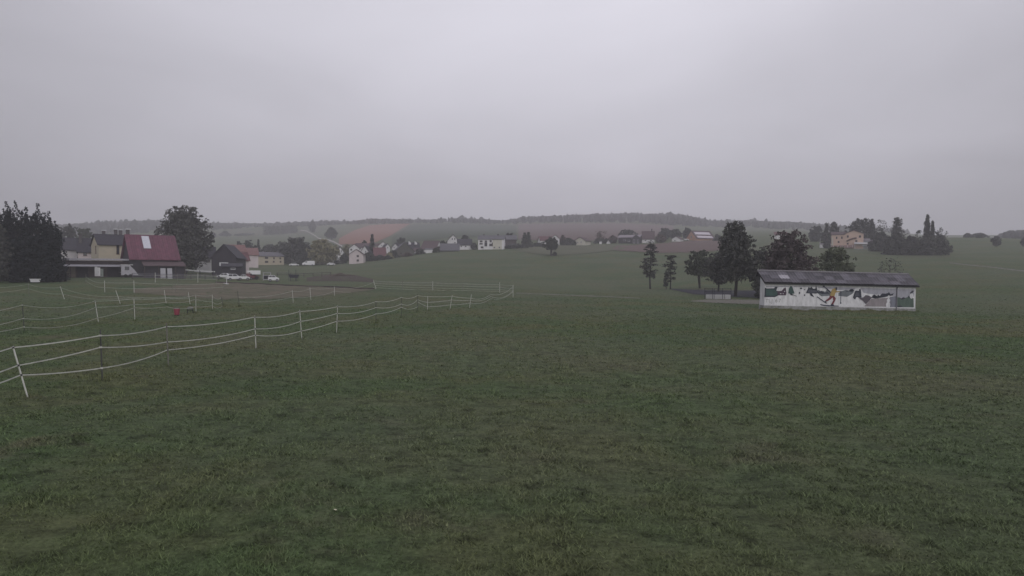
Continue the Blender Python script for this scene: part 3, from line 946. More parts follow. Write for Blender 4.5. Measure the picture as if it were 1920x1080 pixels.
def white_cabinet():
    D = 137
    o = box_thing('cabinet', 'tall narrow white cabinet standing before the flat roofed garage', 'cabinet', 183, 527, 1, 1, 1, None, D=D)
    m = MB(); m.box((0, 0, .15), (1.05, .6, .3)); m.build('base', WALLS['brownwood'], o)
    m = MB(); m.box((0, 0, 1.15), (.95, .55, 1.7)); m.build('body', WALLS['white'], o)
    m = MB(); m.box((-.25, 0, 2.15), (.45, .5, .30)); m.build('top', WALLS['grey'], o)
    m = MB(); m.box((-.1, -.30, 1.15), (.62, .05, 1.5)); d = m.build('door', M_FRAME, o)
    m = MB(); m.box((.15, -.35, 1.15), (.04, .06, .2)); m.build('handle', M_ZINC, d)
    m = MB(); m.box((.75, .05, .95), (.5, .45, 1.6)); m.build('side_panel', mat('grey_green_panel', (.24, .27, .25)), o)


white_cabinet()


def horse_trailer():
    D = 141
    o = box_thing('trailer', 'pale trailer with a sloping end beside the red roofed barn', 'trailer', 240, 518, 1, 1, 1, None, D=D)
    wm = mat('trailer_panel', (.46, .45, .49), (.38, .37, .41))
    m = MB(); m.prism([(-1.2, -.8, .45), (1.9, -.8, .45), (1.2, -.8, 1.5), (.35, -.8, 2.5), (-1.2, -.8, 2.5)], (0, 1.6, 0)); m.build('body', wm, o)
    m = MB(); m.box((-.15, -.83, 1.85), (.8, .05, .7)); m.build('window', M_GLASS, o)
    m = MB(); m.box((-.2, 0, 2.55), (2.3, 1.7, .10)); m.build('roof', M_WHITE, o)
    for x in (-.4, .45):
        for y in (-.78, .78):
            m = MB(); m.tube([(x, y - .09, .33), (x, y + .09, .33)], .33, 14); m.build('wheel', mat('tyre', (.02, .02, .022), (.03, .03, .03)), o)
    m = MB(); m.bar((1.9, 0, .5), (2.9, 0, .5), .08, .08); m.build('drawbar', M_ZINC, o)


horse_trailer()

# houses and sheds right of the big tree
hs('low white house with a dark roof behind the big round tree', 366, 402, 463, 483, 499, D=196, wall='white', roof='dark', depth=8, group=G_FARM, wins=[(372, 490, 5, 5), (391, 489, 5, 5)], frame=M_FRAME_B)
b7 = hs('dark timber barn showing its pointed gable beside the big tree', 398, 442, 459, 482, 506, D=182, gable=True, wall='wood', roof='dark', depth=11, turn=-14, group=G_FARM, cat='barn', name='barn')
m = MB(); m.box((0, -5.56, 3.1), (2.2, .10, .9)); m.build('panel', M_WHITE, b7)
m = MB(); m.box((.55, -5.56, 2.1), (1.0, .10, 1.3)); m.build('panel', M_WHITE, b7)
hs('low dark timber shed with a small white sign', 418, 452, 495, 500, 514, D=170, wall='wood', roof='dark', depth=5, group=G_FARM, cat='shed', name='shed', wins=[(437, 503.5, 8, 3)])
hs('grey walled house with a faded red roof right of the dark pointed barn', 432, 461, 459, 472, 486, D=222, wall='grey', roof='faded', depth=9, turn=8, wins=[(441, 478, 4, 4), (450, 478, 4, 4)])
hs('squat house with a dark wine red roof behind the parked cars', 449, 467, 474, 488, 498, D=205, wall='pink', roof='red', depth=7, turn=10)
hs('distant house under a pale red roof behind the squat red one', 462, 484, 465, 478, 488, D=262, wall='pink', roof='faded', depth=8, turn=6)
hs('two storey ochre house with brown shutters at the village edge', 482, 533, 473, 480.5, 497, wall='yellow', roof='grey', depth=10, turn=20, frame=M_FRAME_B,
   wins=[(500, 483.5, 6, 3.5), (500, 491, 6, 3.5), (514, 484, 3, 3), (513.5, 490.5, 3, 3), (526, 484, 3, 3), (526.5, 490.5, 3, 3)], gwins=[(-1, 0, 5.0, 1.2, 1.2), (-1, -2.5, 2.0, 1.2, 1.2), (-1, 2.5, 2.0, 1.2, 1.2)])

# ---- village houses, from left to right ---------------------------------
hs('tiny white gabled house right behind the yellow tree', 624, 635, 478.5, 485, 494, gable=True, D=306, depth=8, wins=[(629, 488, 2.5, 2.5)])
hs('white gabled house with a steep dark roof above the tiny one', 630, 646, 463, 475, 488, gable=True, D=332, depth=9, turn=14, wins=[(640, 471, 2, 4), (637, 478, 2.5, 3)])
hs('tall pinkish white gabled house with two black windows', 655, 681, 468, 477, 494.5, gable=True, depth=10, turn=-6, wall='pink', roof='brown', wins=[(671, 480, 4.2, 3.6), (671, 488.2, 4.2, 3.6)], frame=M_FRAME_B)
hs('pinkish gabled house peeping over the tall pinkish white one', 655, 674, 458, 466, 480, gable=True, D=338, depth=9, wall='white', roof='dark', wins=[(659, 468, 3, 3)], frame=M_FRAME_B)
hs('dark roofed house with a white dormer front behind the tall gable', 668, 692, 456, 464, 480, D=352, depth=9, wall='white', roof='brown', wins=[(676, 466, 3, 2)])
hs('white house with a slanted dark roof left of the spruce', 676, 692, 461, 472, 486, gable=True, D=326, depth=8, turn=-26, wins=[(686, 472, 2.2, 3.2), (681, 477, 2.2, 3)])
hs('white gabled house with a brown roof right of the spruce', 709, 728, 453.5, 462, 482, gable=True, D=352, depth=10, roof='brown', wins=[(716, 460, 2, 2), (721, 466, 2.5, 2.5)])
hs('low house with a red roof in front of the brown roofed gable', 702, 724, 464, 480, 488, D=322, depth=10, wall='grey', roof='red', turn=4)
hs('white gable with a dark roof left of the big mossy gable', 734, 749, 456.5, 464, 482, gable=True, D=345, depth=9, turn=-30, wall='white', roof='dark', wins=[(739, 464, 2, 2)])
hs('broad mossy timber gable under a grey roof', 741, 777, 454.5, 471, 480.5, gable=True, depth=13, wall='greenwood', roof='grey', turn=6, wins=[(752, 475, 4, 3), (765, 475, 4, 3)], frame=M_FRAME_B)
c10 = hs('house with two white dormers on a dark roof', 763, 788, 454.5, 468, 480, D=342, depth=9, turn=8, roof='dark')
for x in (-1.8, 1.2):
    m = MB(); m.prism([(x - .4, -4.7, 4.3), (x + .55, -4.7, 4.3), (x + .55, -4.7, 4.9), (x - .4, -4.7, 5.9)], (0, 2.6, 0)); m.build('dormer', WALLS['white'], c10)
hs('brown roofed house with a bright white right gable', 788, 818, 451.5, 467, 472.5, depth=9, turn=-22, wall='white', roof='brown', gwins=[(1, 0, 3.2, .9, 1.0)])
hs('white cottage with a steep dark gable and twin attic windows', 839, 860.5, 440, 451.5, 466, gable=True, D=356, depth=9, wins=[(848.3, 448, 2.4, 3.4), (852.6, 448, 2.4, 3.4), (853, 455, 3, 2.4)], ov=.7)
hs('long low shed with a slate grey roof before the twin window cottage', 826, 861, 456.5, 469, 472, depth=8, wall='greenwood', roof='grey', cat='shed', name='shed')
hs('narrow white gable between brown roofed and dark roofed gables', 722.5, 731.5, 457.5, 463, 474, gable=True, D=340, depth=8, turn=12, wins=[(727, 464.5, 2, 2.4)])
hs('low white garage below the bright white right gable', 797.5, 811.5, 466.2, 468, 474, D=ginv(804, 474.2) - 1, depth=4, wall='white', roof='grey', cat='garage', name='garage', ov=.2)
hs('small cream house with a brown roof behind the low red roof', 700, 711, 456.5, 461.5, 474, D=366, depth=8, wall='cream', roof='brown', wins=[(704, 465, 2, 2)])
hs('small white house end showing under the mossy gable roofs', 776, 789, 465, 470.5, 478, D=336, depth=6, wall='white', roof='brown', turn=-8, wins=[(782, 473.5, 2.4, 2)])
hs('dark roofed house with a white ground floor', 858, 884.5, 448, 459, 468.5, depth=8, wall='white', roof='dark', wins=[(873, 462, 3, 2.6), (865, 462, 3, 2.6)])
lw = hs('long white two storey house with brown framed windows and cream end', 896.5, 945, 441, 448.5, 468, depth=9, turn=-5, wall='white', roof='grey', frame=M_FRAME_B,
        wins=[(920, 452.2, 4, 3.8), (902, 452.5, 5, 3), (911, 452.5, 4, 3), (902, 457, 6, 2.4), (911, 458, 5, 7), (920.5, 459, 6, 4.5), (904, 463.5, 5, 3), (924, 458, 2.5, 7)], chim=[(3, 0, 7.4, False), (-4, .5, 7.3, False)])
m = MB(); Lk = ginv(920, 468) / F
m.box((11.6 * Lk * 1.02, -4.54, 2.35), (17.0 * Lk, .07, 4.7)); m.build('cream_front', WALLS['cream'], lw)
for x in (6.4, 15.6):
    window(lw, x * Lk, -4.58, .95, 2.4 * Lk, 2.4 * Lk, WALLS['grey'])
hs('dark timber barn right of the long white house', 945.5, 968, 441, 449, 466, D=ginv(955, 465.5) + 6, depth=8, wall='brownwood', roof='grey', cat='barn', name='barn')
hs('house with a red roof half hidden by the field tree', 1013, 1037, 443, 451, 460, D=ginv(1040, 460) + 4, depth=9, wall='white', roof='red', turn=10, wins=[(1018, 454, 2.5, 3), (1030, 454, 2.5, 3)])
hs('pinkish white gable with a dark red roof over the field tree', 1032.5, 1049, 440.8, 447.5, 459, gable=True, D=ginv(1040, 460) + 1, depth=9, wall='white', roof='brown', wins=[(1040, 447, 2.5, 2.2), (1044, 452, 3, 2.5)], ov=.6)
hs('cream gabled house alone at the meadow edge', 1077, 1097.5, 444.8, 451, 460, gable=True, depth=10, turn=-18, wall='cream', roof='brown', wins=[(1089.5, 454, 2.4, 2.2), (1083, 454.5, 2, 2)], ov=.6)
hs('small white hut with a flat pitched roof among shrubs', 1123.5, 1128.5, 452.5, 453.3, 458, depth=2.5, wall='white', roof='grey', cat='hut', name='hut', ov=.1)
hs('little white tent shaped shelter among shrubs', 1137, 1144, 451, 455.5, 457.5, gable=True, depth=3, wall='white', roof='mauve', cat='shelter', name='shelter', ov=.05)
b22 = hs('long dark timber stable with a pale mauve roof and white barge boards', 1159, 1199, 440.2, 445.2, 456.6, depth=9, turn=-12, wall='wood', roof='mauve', cat='stable', name='stable', wins=[(1171, 450, 4, 3), (1179, 451.5, 4, 3)], frame=M_FRAME)
hs('small gable front with white posts joined to the dark stable', 1185, 1199.5, 440, 446, 456.8, gable=True, D=ginv(1192, 456.8) - 3, depth=5, wall='wood', roof='mauve', cat='porch', name='porch', wins=[(1188.5, 452.5, 3, 6.6), (1196, 452.5, 2.4, 6.6)])
hs('house with a tall brown mansard roof and white ground floor', 1203.5, 1226.5, 433, 448.5, 456.5, D=ginv(1215, 456.5) + 6, depth=9, wall='white', roof='brown', wins=[(1210, 451, 3, 2), (1220, 451, 3, 2)], ov=.25, chim=[(2, 0, 8.0, False)])
hs('small white house under trees left of the orange barn', 1259.5, 1274.5, 443.5, 448, 453.4, gable=True, depth=8, wall='white', roof='brown', turn=-15, wins=[(1265, 451, 2.4, 2)])
ob = hs('orange walled barn with white sheet bands on its roof', 1302, 1345, 432.5, 447.4, 450.5, depth=10, turn=40, wall='orange', roof='brown', cat='barn', name='barn', gwins=[(-1, 0, 2.0, 1.0, 1.0)])


def roof_bands(o):
    ro = [c for c in o.children if c.name.startswith('roof')][0]
    vs = [v.co for v in ro.data.vertices]
    x0, x1 = min(v.x for v in vs), max(v.x for v in vs); y0 = min(v.y for v in vs)
    zt = max(v.z for v in vs); zb = sorted(v.z for v in vs if v.y < y0 + .01)[-1]
    up = Vector((0, -(zt - zb), -y0)).normalized()
    for (ta, tb) in ((.12, .36), (.52, .82)):
        q = lambda x, t: Vector((x, y0 * (1 - t), zb + (zt - zb) * t)) + up * .02
        m = MB(); m.prism([q(x0 + 1.2, ta), q(x1 - 1.6, ta), q(x1 - 1.6, tb), q(x0 + 1.2, tb)], up * .05)
        m.build('roof_band', mat('pale_roof_band', (.60, .55, .60), (.52, .48, .54), rough=.5), ro)


roof_bands(ob)
hs('far house with a bright red roof above the round dark tree', 1452, 1474, 434.5, 440, 447, D=425, depth=8, wall='white', roof='red')
# the villa
vl = hs('peach coloured villa with a broad gable and white terrace canopy', 1584, 1616.5, 432.2, 438.5, 465.5, gable=True, depth=11, D=ginv(1594, 466.2), wall='peach', roof='brown', cat='villa', name='villa', frame=M_FRAME_B,
        wins=[(1590, 443, 3, 4), (1610.5, 443.5, 3.5, 4), (1604.5, 452, 3.6, 3.2), (1590, 456.5, 3, 3)], ov=.5, group=None)


def villa_extras():
    D = ginv(1594, 466.2); k = D / F; hx = lambda px: (px - 1600.25) * k
    g = gp(1600.25, D); hz = lambda py: row_z(py, D) - g.z
    house('', 0, 0, 23 * k, 8, hz(439.2), hz(434) - hz(439.2), wall='peach', roof='brown', root=vl, loc=Vector((hx(1573.5), -1.2, 0)), frame=M_FRAME_B, ov=.35,
          wins=[((1571 - 1573.5) * k, hz(445), 2.6 * k, 4 * k), ((1580 - 1573.5) * k, hz(445), 2.6 * k, 4 * k), ((1574.5 - 1573.5) * k, hz(453), 3 * k, 3.4 * k)])
    m = MB(); m.box((hx(1564), -5.22, hz(452) / 2 + hz(452) * .2), (2.6 * k, .06, hz(440) - .8)); m.build('corner_panel', WALLS['cream'], vl)
    # arched balcony: curved dark beam
    pts = [(hx(1588 + 17 * t / 8), -5.75, hz(452 - 5.6 * math.sin(math.pi * .5 * t / 8))) for t in range(9)]
    m = MB(); m.tube(pts, .34, 6); m.build('balcony_beam', M_FRAME_B, vl)
    m = MB(); m.box((hx(1582), -5.9, hz(462)), (38 * k, 1.0, 4.6 * k)); m.build('terrace_wall', mat('rose_terrace', (.36, .22, .22), (.30, .20, .20)), vl)
    for p in (1566, 1574, 1582, 1590, 1598):
        m = MB(); m.box((hx(p), -6.42, hz(462)), (1.0 * k, .12, 4.4 * k)); m.build('terrace_post', WALLS['pink'], vl)
    m = MB(); m.prism([(hx(1601), -7.2, hz(457.8)), (hx(1633), -7.2, hz(458.8)), (hx(1633), -7.2, hz(455.6)), (hx(1601), -7.2, hz(454.4))], (0, 2.4, 0)); m.build('canopy', mat('canopy_cloth', (.74, .72, .76), (.66, .64, .68)), vl)
    for p in (1602, 1616, 1631):
        m = MB(); m.box((hx(p), -7.0, hz(462) - .3), (.12, .12, hz(457) + .2 - hz(467))); m.build('canopy_post', M_FRAME, vl)
    m = MB(); m.box((hx(1624), -2.5, hz(458)), (17 * k, 5, 16 * k)); m.build('annex_wall', WALLS['grey'], vl)
    m = MB(); m.prism([(hx(1615.8), -5.6, hz(452.2)), (hx(1634), -5.6, hz(453.2)), (hx(1634), -5.6, hz(452.2)), (hx(1615.8), -5.6, hz(451))], (0, 6, 1.2)); m.build('annex_roof', ROOFS['mauve'], vl)
    m = MB(); m.box((hx(1618), -6.0, hz(461)), (8 * k, .2, 1.8 * k)); m.build('white_panel', M_WHITE, vl)
    m = MB(); m.box((hx(1616), -9.0, hz(467.6)), (26 * k, .4, 1.2 * k)); m.build('garden_edge', mat('pale_kerb', (.36, .36, .34)), vl)


villa_extras()
hs('small white garden hut left of the villa', 1556.5, 1561, 457.5, 458.2, 464, D=ginv(1560, 465) + 1, depth=2, wall='white', roof='mauve', cat='hut', name='hut', ov=.08)
hs('white kiosk beside a thin pole on the hill', 1536.5, 1543, 457.6, 458.5, 464, D=ginv(1540, 465.5) + 2, depth=2, wall='white', roof='mauve', cat='kiosk', name='kiosk', ov=.08)
m = MB(); q = gp(1537.2, ginv(1540, 465.5)); m.tube([q - Vector((0, 0, .3)), q + Vector((0, 0, 4.6))], [.07, .05], 6)
tag(m.build('pole', M_FRAME), 'thin pale pole beside the white kiosk on the hill', 'pole')

# ================================================================== VEHICLES
M_CARW = mat('white_car_paint', (.72, .72, .74), (.68, .68, .70), rough=.35, spec=.5)
M_CARR = mat('red_car_paint', (.17, .05, .06), (.15, .05, .06), rough=.35, spec=.5)
M_TYRE = mat('tyre', (.02, .02, .022), (.03, .03, .03))


def car(label, px, py, length, turn, m_body, kind='hatch', D=None, group='parked cars'):
    D = D or ginv(px, py)
    o = empty('parked_car', gp(px, D), -math.atan2((px - CX) / F, 1) + math.radians(turn))
    tag(o, label, 'van' if kind == 'van' else 'car', group)
    L, W = length, 1.75
    if kind == 'van':
        pf = [(-.5, .35), (-.5, 1.9), (-.47, 2.02), (.22, 2.02), (.36, 1.35), (.49, 1.1), (.5, .35)]; H0 = 1
        gl = [[(.10, 1.35), (.12, 1.82), (.22, 1.82), (.32, 1.35)]]
    elif kind == 'low':
        pf = [(-.5, .32), (-.5, .82), (-.30, .90), (-.18, 1.28), (.12, 1.28), (.26, .88), (.48, .74), (.5, .32)]
        gl = [[(-.26, .90), (-.17, 1.22), (-.02, 1.22), (-.02, .90)], [(.0, .90), (.0, 1.22), (.11, 1.22), (.22, .90)]]
    else:
        pf = [(-.5, .32), (-.5, .90), (-.46, 1.05), (-.40, 1.42), (-.30, 1.48), (.08, 1.46), (.24, 1.02), (.46, .86), (.5, .70), (.5, .32)]
        gl = [[(-.41, 1.0), (-.37, 1.38), (-.16, 1.40), (-.16, 1.0)], [(-.13, 1.0), (-.13, 1.40), (.07, 1.39), (.19, 1.0)]]
    b = MB(); b.prism([(x * L, -W / 2, z) for x, z in pf], (0, W, 0)); body = b.build('body', m_body, o)
    bv = body.modifiers.new('bevel', 'BEVEL'); bv.width = .07; bv.segments = 2
    for pg in gl:
        for s in (-1, 1):
            b = MB(); b.prism([(x * L, s * (W / 2 + .006), z) for x, z in pg], (0, -s * .012, 0)); b.build('window', M_GLASS, o)
    # windscreen plate
    i = [k for k in range(len(pf) - 1) if pf[k][0] > 0 and pf[k][1] - pf[k + 1][1] > .25 and pf[k + 1][0] < .45]
    if i:
        (xa, za), (xb, zb) = pf[i[0]], pf[i[0] + 1]
        b = MB(); b.prism([(xa * L + .03, -W * .42, za - .04), (xb * L - .02, -W * .42, zb + .06), (xb * L - .02, W * .42, zb + .06), (xa * L + .03, W * .42, za - .04)], (.03, 0, .03)); b.build('windscreen', M_GLASS, o)
    for x in (-.31, .31):
        for s in (-1, 1):
            b = MB(); b.tube([(x * L, s * W / 2 - s * .20, .31), (x * L, s * (W / 2 + .02), .31)], .31, 16); wl = b.build('wheel', M_TYRE, o)
            b = MB(); b.tube([(x * L, s * (W / 2 + .021), .31), (x * L, s * (W / 2 + .035), .31)], .18, 12); b.build('rim', M_ZINC, wl)
    for s in (-1, 1):
        b = MB(); b.box((L * .497, s * W * .34, .66), (.06, .30, .14)); b.build('headlight', mat('lamp_glass', (.5, .5, .52)), o)
    return o


car('white hatchback with a dark roofline, middle of the three by the dark shed', 439, 526.5, 3.3, 12, M_CARW, 'hatch', D=156)
car('white and red car with its nose to the left, beside the dark shed', 421, 523.5, 3.4, 168, M_CARW, 'low', D=163)
car('low white car, right of the three by the dark shed', 457.5, 527.5, 2.5, 0, M_CARW, 'low', D=155)
car('small red car half hidden behind the low white car', 473, 525.5, 2.6, 30, M_CARR, 'hatch', D=166)
car('white car parked alone left of the dark hay rack', 513, 527.0, 2.3, 0, M_CARW, 'hatch', D=153)
car('pale car parked right of the ochre two storey house', 551.5, 499.5, 3.9, 0, M_CARW, 'low', group='cars parked along the village road')
car('white delivery van parked under the yellow tree', 578.5, 499.0, 5.0, 180, M_CARW, 'van', group='cars parked along the village road')
car('pale car parked at the right foot of the yellow tree', 620.5, 498.0, 3.2, 10, M_CARW, 'low', group='cars parked along the village road')
car('white car parked below the house with two dormers', 783, 479.0, 3.6, 0, M_CARW, 'low', D=322, group='cars parked along the village road')
car('white car parked right of the small white house under trees', 1284, 451.8, 4.2, 0, M_CARW, 'low', group='cars parked along the village road')


def box_trailer():
    D = 166
    o = box_thing('box_trailer', 'white box trailer standing behind the parked cars', 'trailer', 479, 519, 1, 1, 1, None, D=D)
    b = MB(); b.box((0, 0, 1.75), (2.3, 1.6, .95)); b.build('body', M_CARW, o)
    b = MB(); b.box((-1.5, 0, 2.0), (.75, 1.5, .38)); b.build('canopy', M_CARW, o)
    b = MB(); b.box((-.2, 0, 1.22), (2.2, 1.4, .10)); b.build('chassis', M_FASCIA, o)
    for s in (-1, 1):
        b = MB(); b.tube([(.3, s * .7 - .1, .45), (.3, s * .7 + .1, .45)], .45, 14); b.build('wheel', M_TYRE, o)
    for x in (-1.0, 1.0):
        b = MB(); b.box((x, 0, .6), (.1, .1, 1.25)); b.build('support_leg', M_FASCIA, o)


box_trailer()


def hay_rack():
    D = ginv(551, 527.5)
    o = box_thing('hay_rack', 'dark metal hay rack with upright posts on the grass', 'hay rack', 551, 527.5, 1, 1, 1, None, D=D)
    mm = mat('dark_blue_steel', (.035, .035, .055), (.05, .05, .065))
    for x in (-1.1, .45):
        b = MB(); b.box((x, 0, 1.3), (.09, .09, 2.6)); b.build('post', mm, o)
    b = MB(); b.prism([(-1.2, -.55, 1.5), (1.2, -.55, 1.5), (.85, -.45, .75), (-.85, -.45, .75)], (0, 1.0, 0)); b.build('basket', mm, o)
    for x in np.linspace(-1.1, 1.1, 7):
        b = MB(); b.box((x, -.6, .8), (.05, .04, 1.5)); b.build('bar', mm, o)
    b = MB(); b.bar((-1.3, -.6, 1.55), (1.3, -.6, 1.40), .07, .07); b.build('rail', mm, o)
    for x in (-.7, .7):
        b = MB(); b.box((x, 0, .35), (.12, .9, .8)); b.build('leg', mm, o)


hay_rack()


def frame_gate():
    D = 158
    o = box_thing('gate_frame', 'pale square gate frame left of the white car', 'gate', 501, 527, 1, 1, 1, None, D=D)
    mm = mat('pale_tube', (.44, .44, .47))
    for x in (-.85, .75):
        b = MB(); b.box((x, 0, .9), (.12, .12, 1.9)); b.build('post', mm, o)
    for z in (.25, 1.25, 1.8):
        b = MB(); b.box((-.05, 0, z), (1.48, .09, .12)); b.build('rail', mm, o)
    b = MB(); b.box((-.05, .05, .78), (1.4, .03, .8)); b.build('panel', M_FASCIA, o)


frame_gate()


def yard_fence(name, label, pts, h, n_rail, mp_, mr, pw=.12, group=None, D=None, cat='fence'):
    """post-and-rail fence through photo foot points"""
    Q = [gp(px, D if D else ginv(px, py)) for px, py in pts]
    o = empty(name, Q[0]); tag(o, label, cat, group)
    O = Q[0]
    full = []
    for a, b in zip(Q, Q[1:]):
        n = max(1, round((b - a).length / 3.2))
        full += [a.lerp(b, i / n) for i in range(n)]
    full.append(Q[-1])
    full = [Vector((p.x, p.y, float(H(p.x, p.y)))) for p in full]
    for p in full:
        b = MB(); b.box(p - O + Vector((0, 0, h / 2 - .1)), (pw, pw, h + .2)); b.build('post', mp_, o)
    for a, b_ in zip(full, full[1:]):
        for r in range(n_rail):
            z = h * (1 - r / n_rail * .85) - .1
            b = MB(); b.bar(a - O + Vector((0, -pw / 2 - .02, z)), b_ - O + Vector((0, -pw / 2 - .02, z)), .04, .11); b.build('rail', mr, o)
    return o


yard_fence('rail_fence', 'weathered timber rail fence behind the hay rack', [(520, 519), (570, 520), (620, 517.5)], 1.1, 2, WALLS['brownwood'], WALLS['brownwood'])
yard_fence('rail_fence', 'dark timber rail fence in front of the red roofed barn', [(248, 523), (330, 524), (410, 526)], 1.1, 3, WALLS['brownwood'], mat('grey_rail', (.17, .165, .19)))


def edging():
    pts = [(404, 530), (470, 533), (540, 536), (620, 539), (702, 542.5)]
    Q = [gp(px, ginv(px, py)) for px, py in pts]
    o = empty('board_edging', Q[0]); tag(o, 'low dark board edging along the back of the sandy paddock', 'edging')
    O = Q[0]
    for a, b_ in zip(Q, Q[1:]):
        n = max(1, round((b_ - a).length / 4))
        for i in range(n):
            p, q = a.lerp(b_, i / n), a.lerp(b_, (i + .985) / n)
            p.z = float(H(p.x, p.y)); q.z = float(H(q.x, q.y))
            b = MB(); b.bar(p - O + Vector((0, 0, .10)), q - O + Vector((0, 0, .10)), .05, .24); b.build('board', WALLS['brownwood'], o)


edging()


def bar_barrier():
    D = 158
    a, b_ = gp(347, D), gp(403, D)
    o = empty('barrier', a); tag(o, 'long white bar on dark posts beside the red roofed barn', 'barrier')
    za, zb = row_z(506, D) - a.z, row_z(509.5, D) - a.z
    d = b_ - a; d.z = 0
    m = MB(); m.bar(Vector((0, 0, za)), d + Vector((0, 0, zb)), .12, .22); m.build('bar', M_CARW, o)
    for t in (.05, .5, .95):
        p = d * t; m = MB(); m.box((p.x, p.y, za / 2 - .25), (.14, .14, za + .3)); m.build('post', WALLS['wood'], o)


bar_barrier()


def jump_stand():
    D = ginv(425, 533)
    o = box_thing('jump_stand', 'small white jump stand with crossed feet before the parked cars', 'jump stand', 425, 533, 1, 1, 1, None, D=D)
    m = MB(); m.box((0, 0, .75), (.09, .09, 1.5)); m.build('post', M_CARW, o)
    m = MB(); m.bar((-.55, -.1, .18), (.35, .1, .04), .09, .09); m.build('foot', M_CARW, o)
    m = MB(); m.bar((-.1, -.5, .05), (.1, .5, .05), .09, .09); m.build('foot', M_CARW, o)
    m = MB(); m.bar((0, 0, 1.2), (-.5, .05, 1.05), .05, .05); m.build('arm', M_CARW, o)


jump_stand()


def tub(label, px, py):
    D = ginv(px, py); o = box_thing('water_trough', label, 'trough', px, py, 1, 1, 1, None, D=D)
    m = MB(); m.prism([(-.75, -.35, .62), (.75, -.35, .62), (.6, -.28, .12), (-.6, -.28, .12)], (0, .66, 0)); m.build('basin', M_CARW, o)
    m = MB(); m.box((0, -.02, .64), (1.62, .78, .05)); m.build('rim', M_WHITE, o)
    for x in (-.5, .5):
        m = MB(); m.box((x, 0, .06), (.1, .5, .14)); m.build('foot', M_FASCIA, o)


tub('white bathtub shaped water trough under the dark conifers', 66, 530.5)


def red_tub():
    D = ginv(331, 592); o = box_thing('plastic_tub', 'red plastic tub standing on the grass inside the fence', 'tub', 331, 592, 1, 1, 1, None, D=D)
    m = MB(); m.tube([(0, 0, .05), (0, 0, .12), (0, 0, .44), (0, 0, .50)], [.16, .18, .215, .225], 18); m.build('body', mat('red_plastic', (.30, .055, .085), (.25, .05, .08), rough=.4, spec=.5), o, smooth=False)
    m = MB(); m.tube([(0, 0, .485), (0, 0, .53)], .24, 18); m.build('rim', mat('red_plastic', (.42, .06, .09)), o)
    m = MB(); m.tube([(0, 0, .0), (0, 0, .10)], .165, 18); m.build('base', M_TYRE, o)
    m = MB(); m.tube([(.225 * math.cos(a), .0, .46 + .16 * math.sin(a)) for a in np.linspace(0, math.pi, 9)], .012, 5); m.build('handle', M_ZINC, o)


red_tub()


def stool():
    D = ginv(356, 587.5); o = box_thing('feed_stand', 'small dark four legged feed stand with a pale top on the grass', 'feed stand', 356, 587.5, 1, 1, 1, None, D=D)
    m = MB(); m.box((0, 0, .40), (.42, .36, .16)); m.build('tray', mat('dull_grey_tray', (.16, .17, .15)), o)
    m = MB(); m.box((.02, 0, .50), (.36, .30, .05)); m.build('top', mat('pale_grey_lid', (.30, .30, .29)), o)
    for x in (-.19, .20):
        for y in (-.15, .15):
            m = MB(); m.bar((x, y, .34), (x * 1.15, y * 1.1, -.02), .05, .05); m.build('leg', M_FASCIA, o)
    m = MB(); m.box((0, 0, .25), (.38, .04, .05)); m.build('stretcher', M_FASCIA, o)


stool()


def bridge_railing():
    D = ginv(1346, 561.5)
    k = D / F
    o = box_thing('railing', 'dark metal railing in front of a white basin below the tall tree', 'railing', 1346, 561.5, 1, 1, 1, None, D=D)
    mm = mat('dark_blue_steel', (.035, .035, .055)); w_ = 47 * k
    for t in (0, .30, .36, .68, 1):
        m = MB(); m.box(((t - .5) * w_, 0, .75), (.07, .07, 1.6)); m.build('post', mm, o)
    for z in (1.45, 1.05, .70):
        m = MB(); m.box((0, -.05, z), (w_ + .1, .04, .06)); m.build('rail', mm, o)
    o2 = box_thing('basin', 'low white concrete basin behind the dark railing', 'basin', 1346, 561, 1, 1, 1, None, D=D + .8)
    for x, ww in ((-.30 * w_, .32 * w_), (.06 * w_, .38 * w_), (.38 * w_, .22 * w_)):
        m = MB(); m.box((x, 0, .30), (ww, .5, .62)); m.build('wall', mat('white_concrete', (.56, .56, .57), (.46, .46, .47)), o2)
    m = MB(); m.box((0, .8, .05), (w_, 1.1, .1)); m.build('floor', M_GRAVEL, o2)


bridge_railing()

# ================================================================== ELECTRIC FENCES
M_TAPE = mat('fence_tape', (.60, .60, .56), (.44, .44, .41), scale=2.5)
M_TAPE_OLD = mat('weathered_fence_tape', (.52, .52, .48), (.36, .36, .33), scale=2.5)
M_POSTW = mat('white_plastic_post', (.62, .62, .58), (.50, .50, .47), scale=6)
M_POSTD = mat('dark_plastic_post', (.085, .085, .085), (.06, .06, .06))
M_POSTG = mat('grey_timber_post', (.22, .21, .19), (.16, .15, .14))


FEET = []


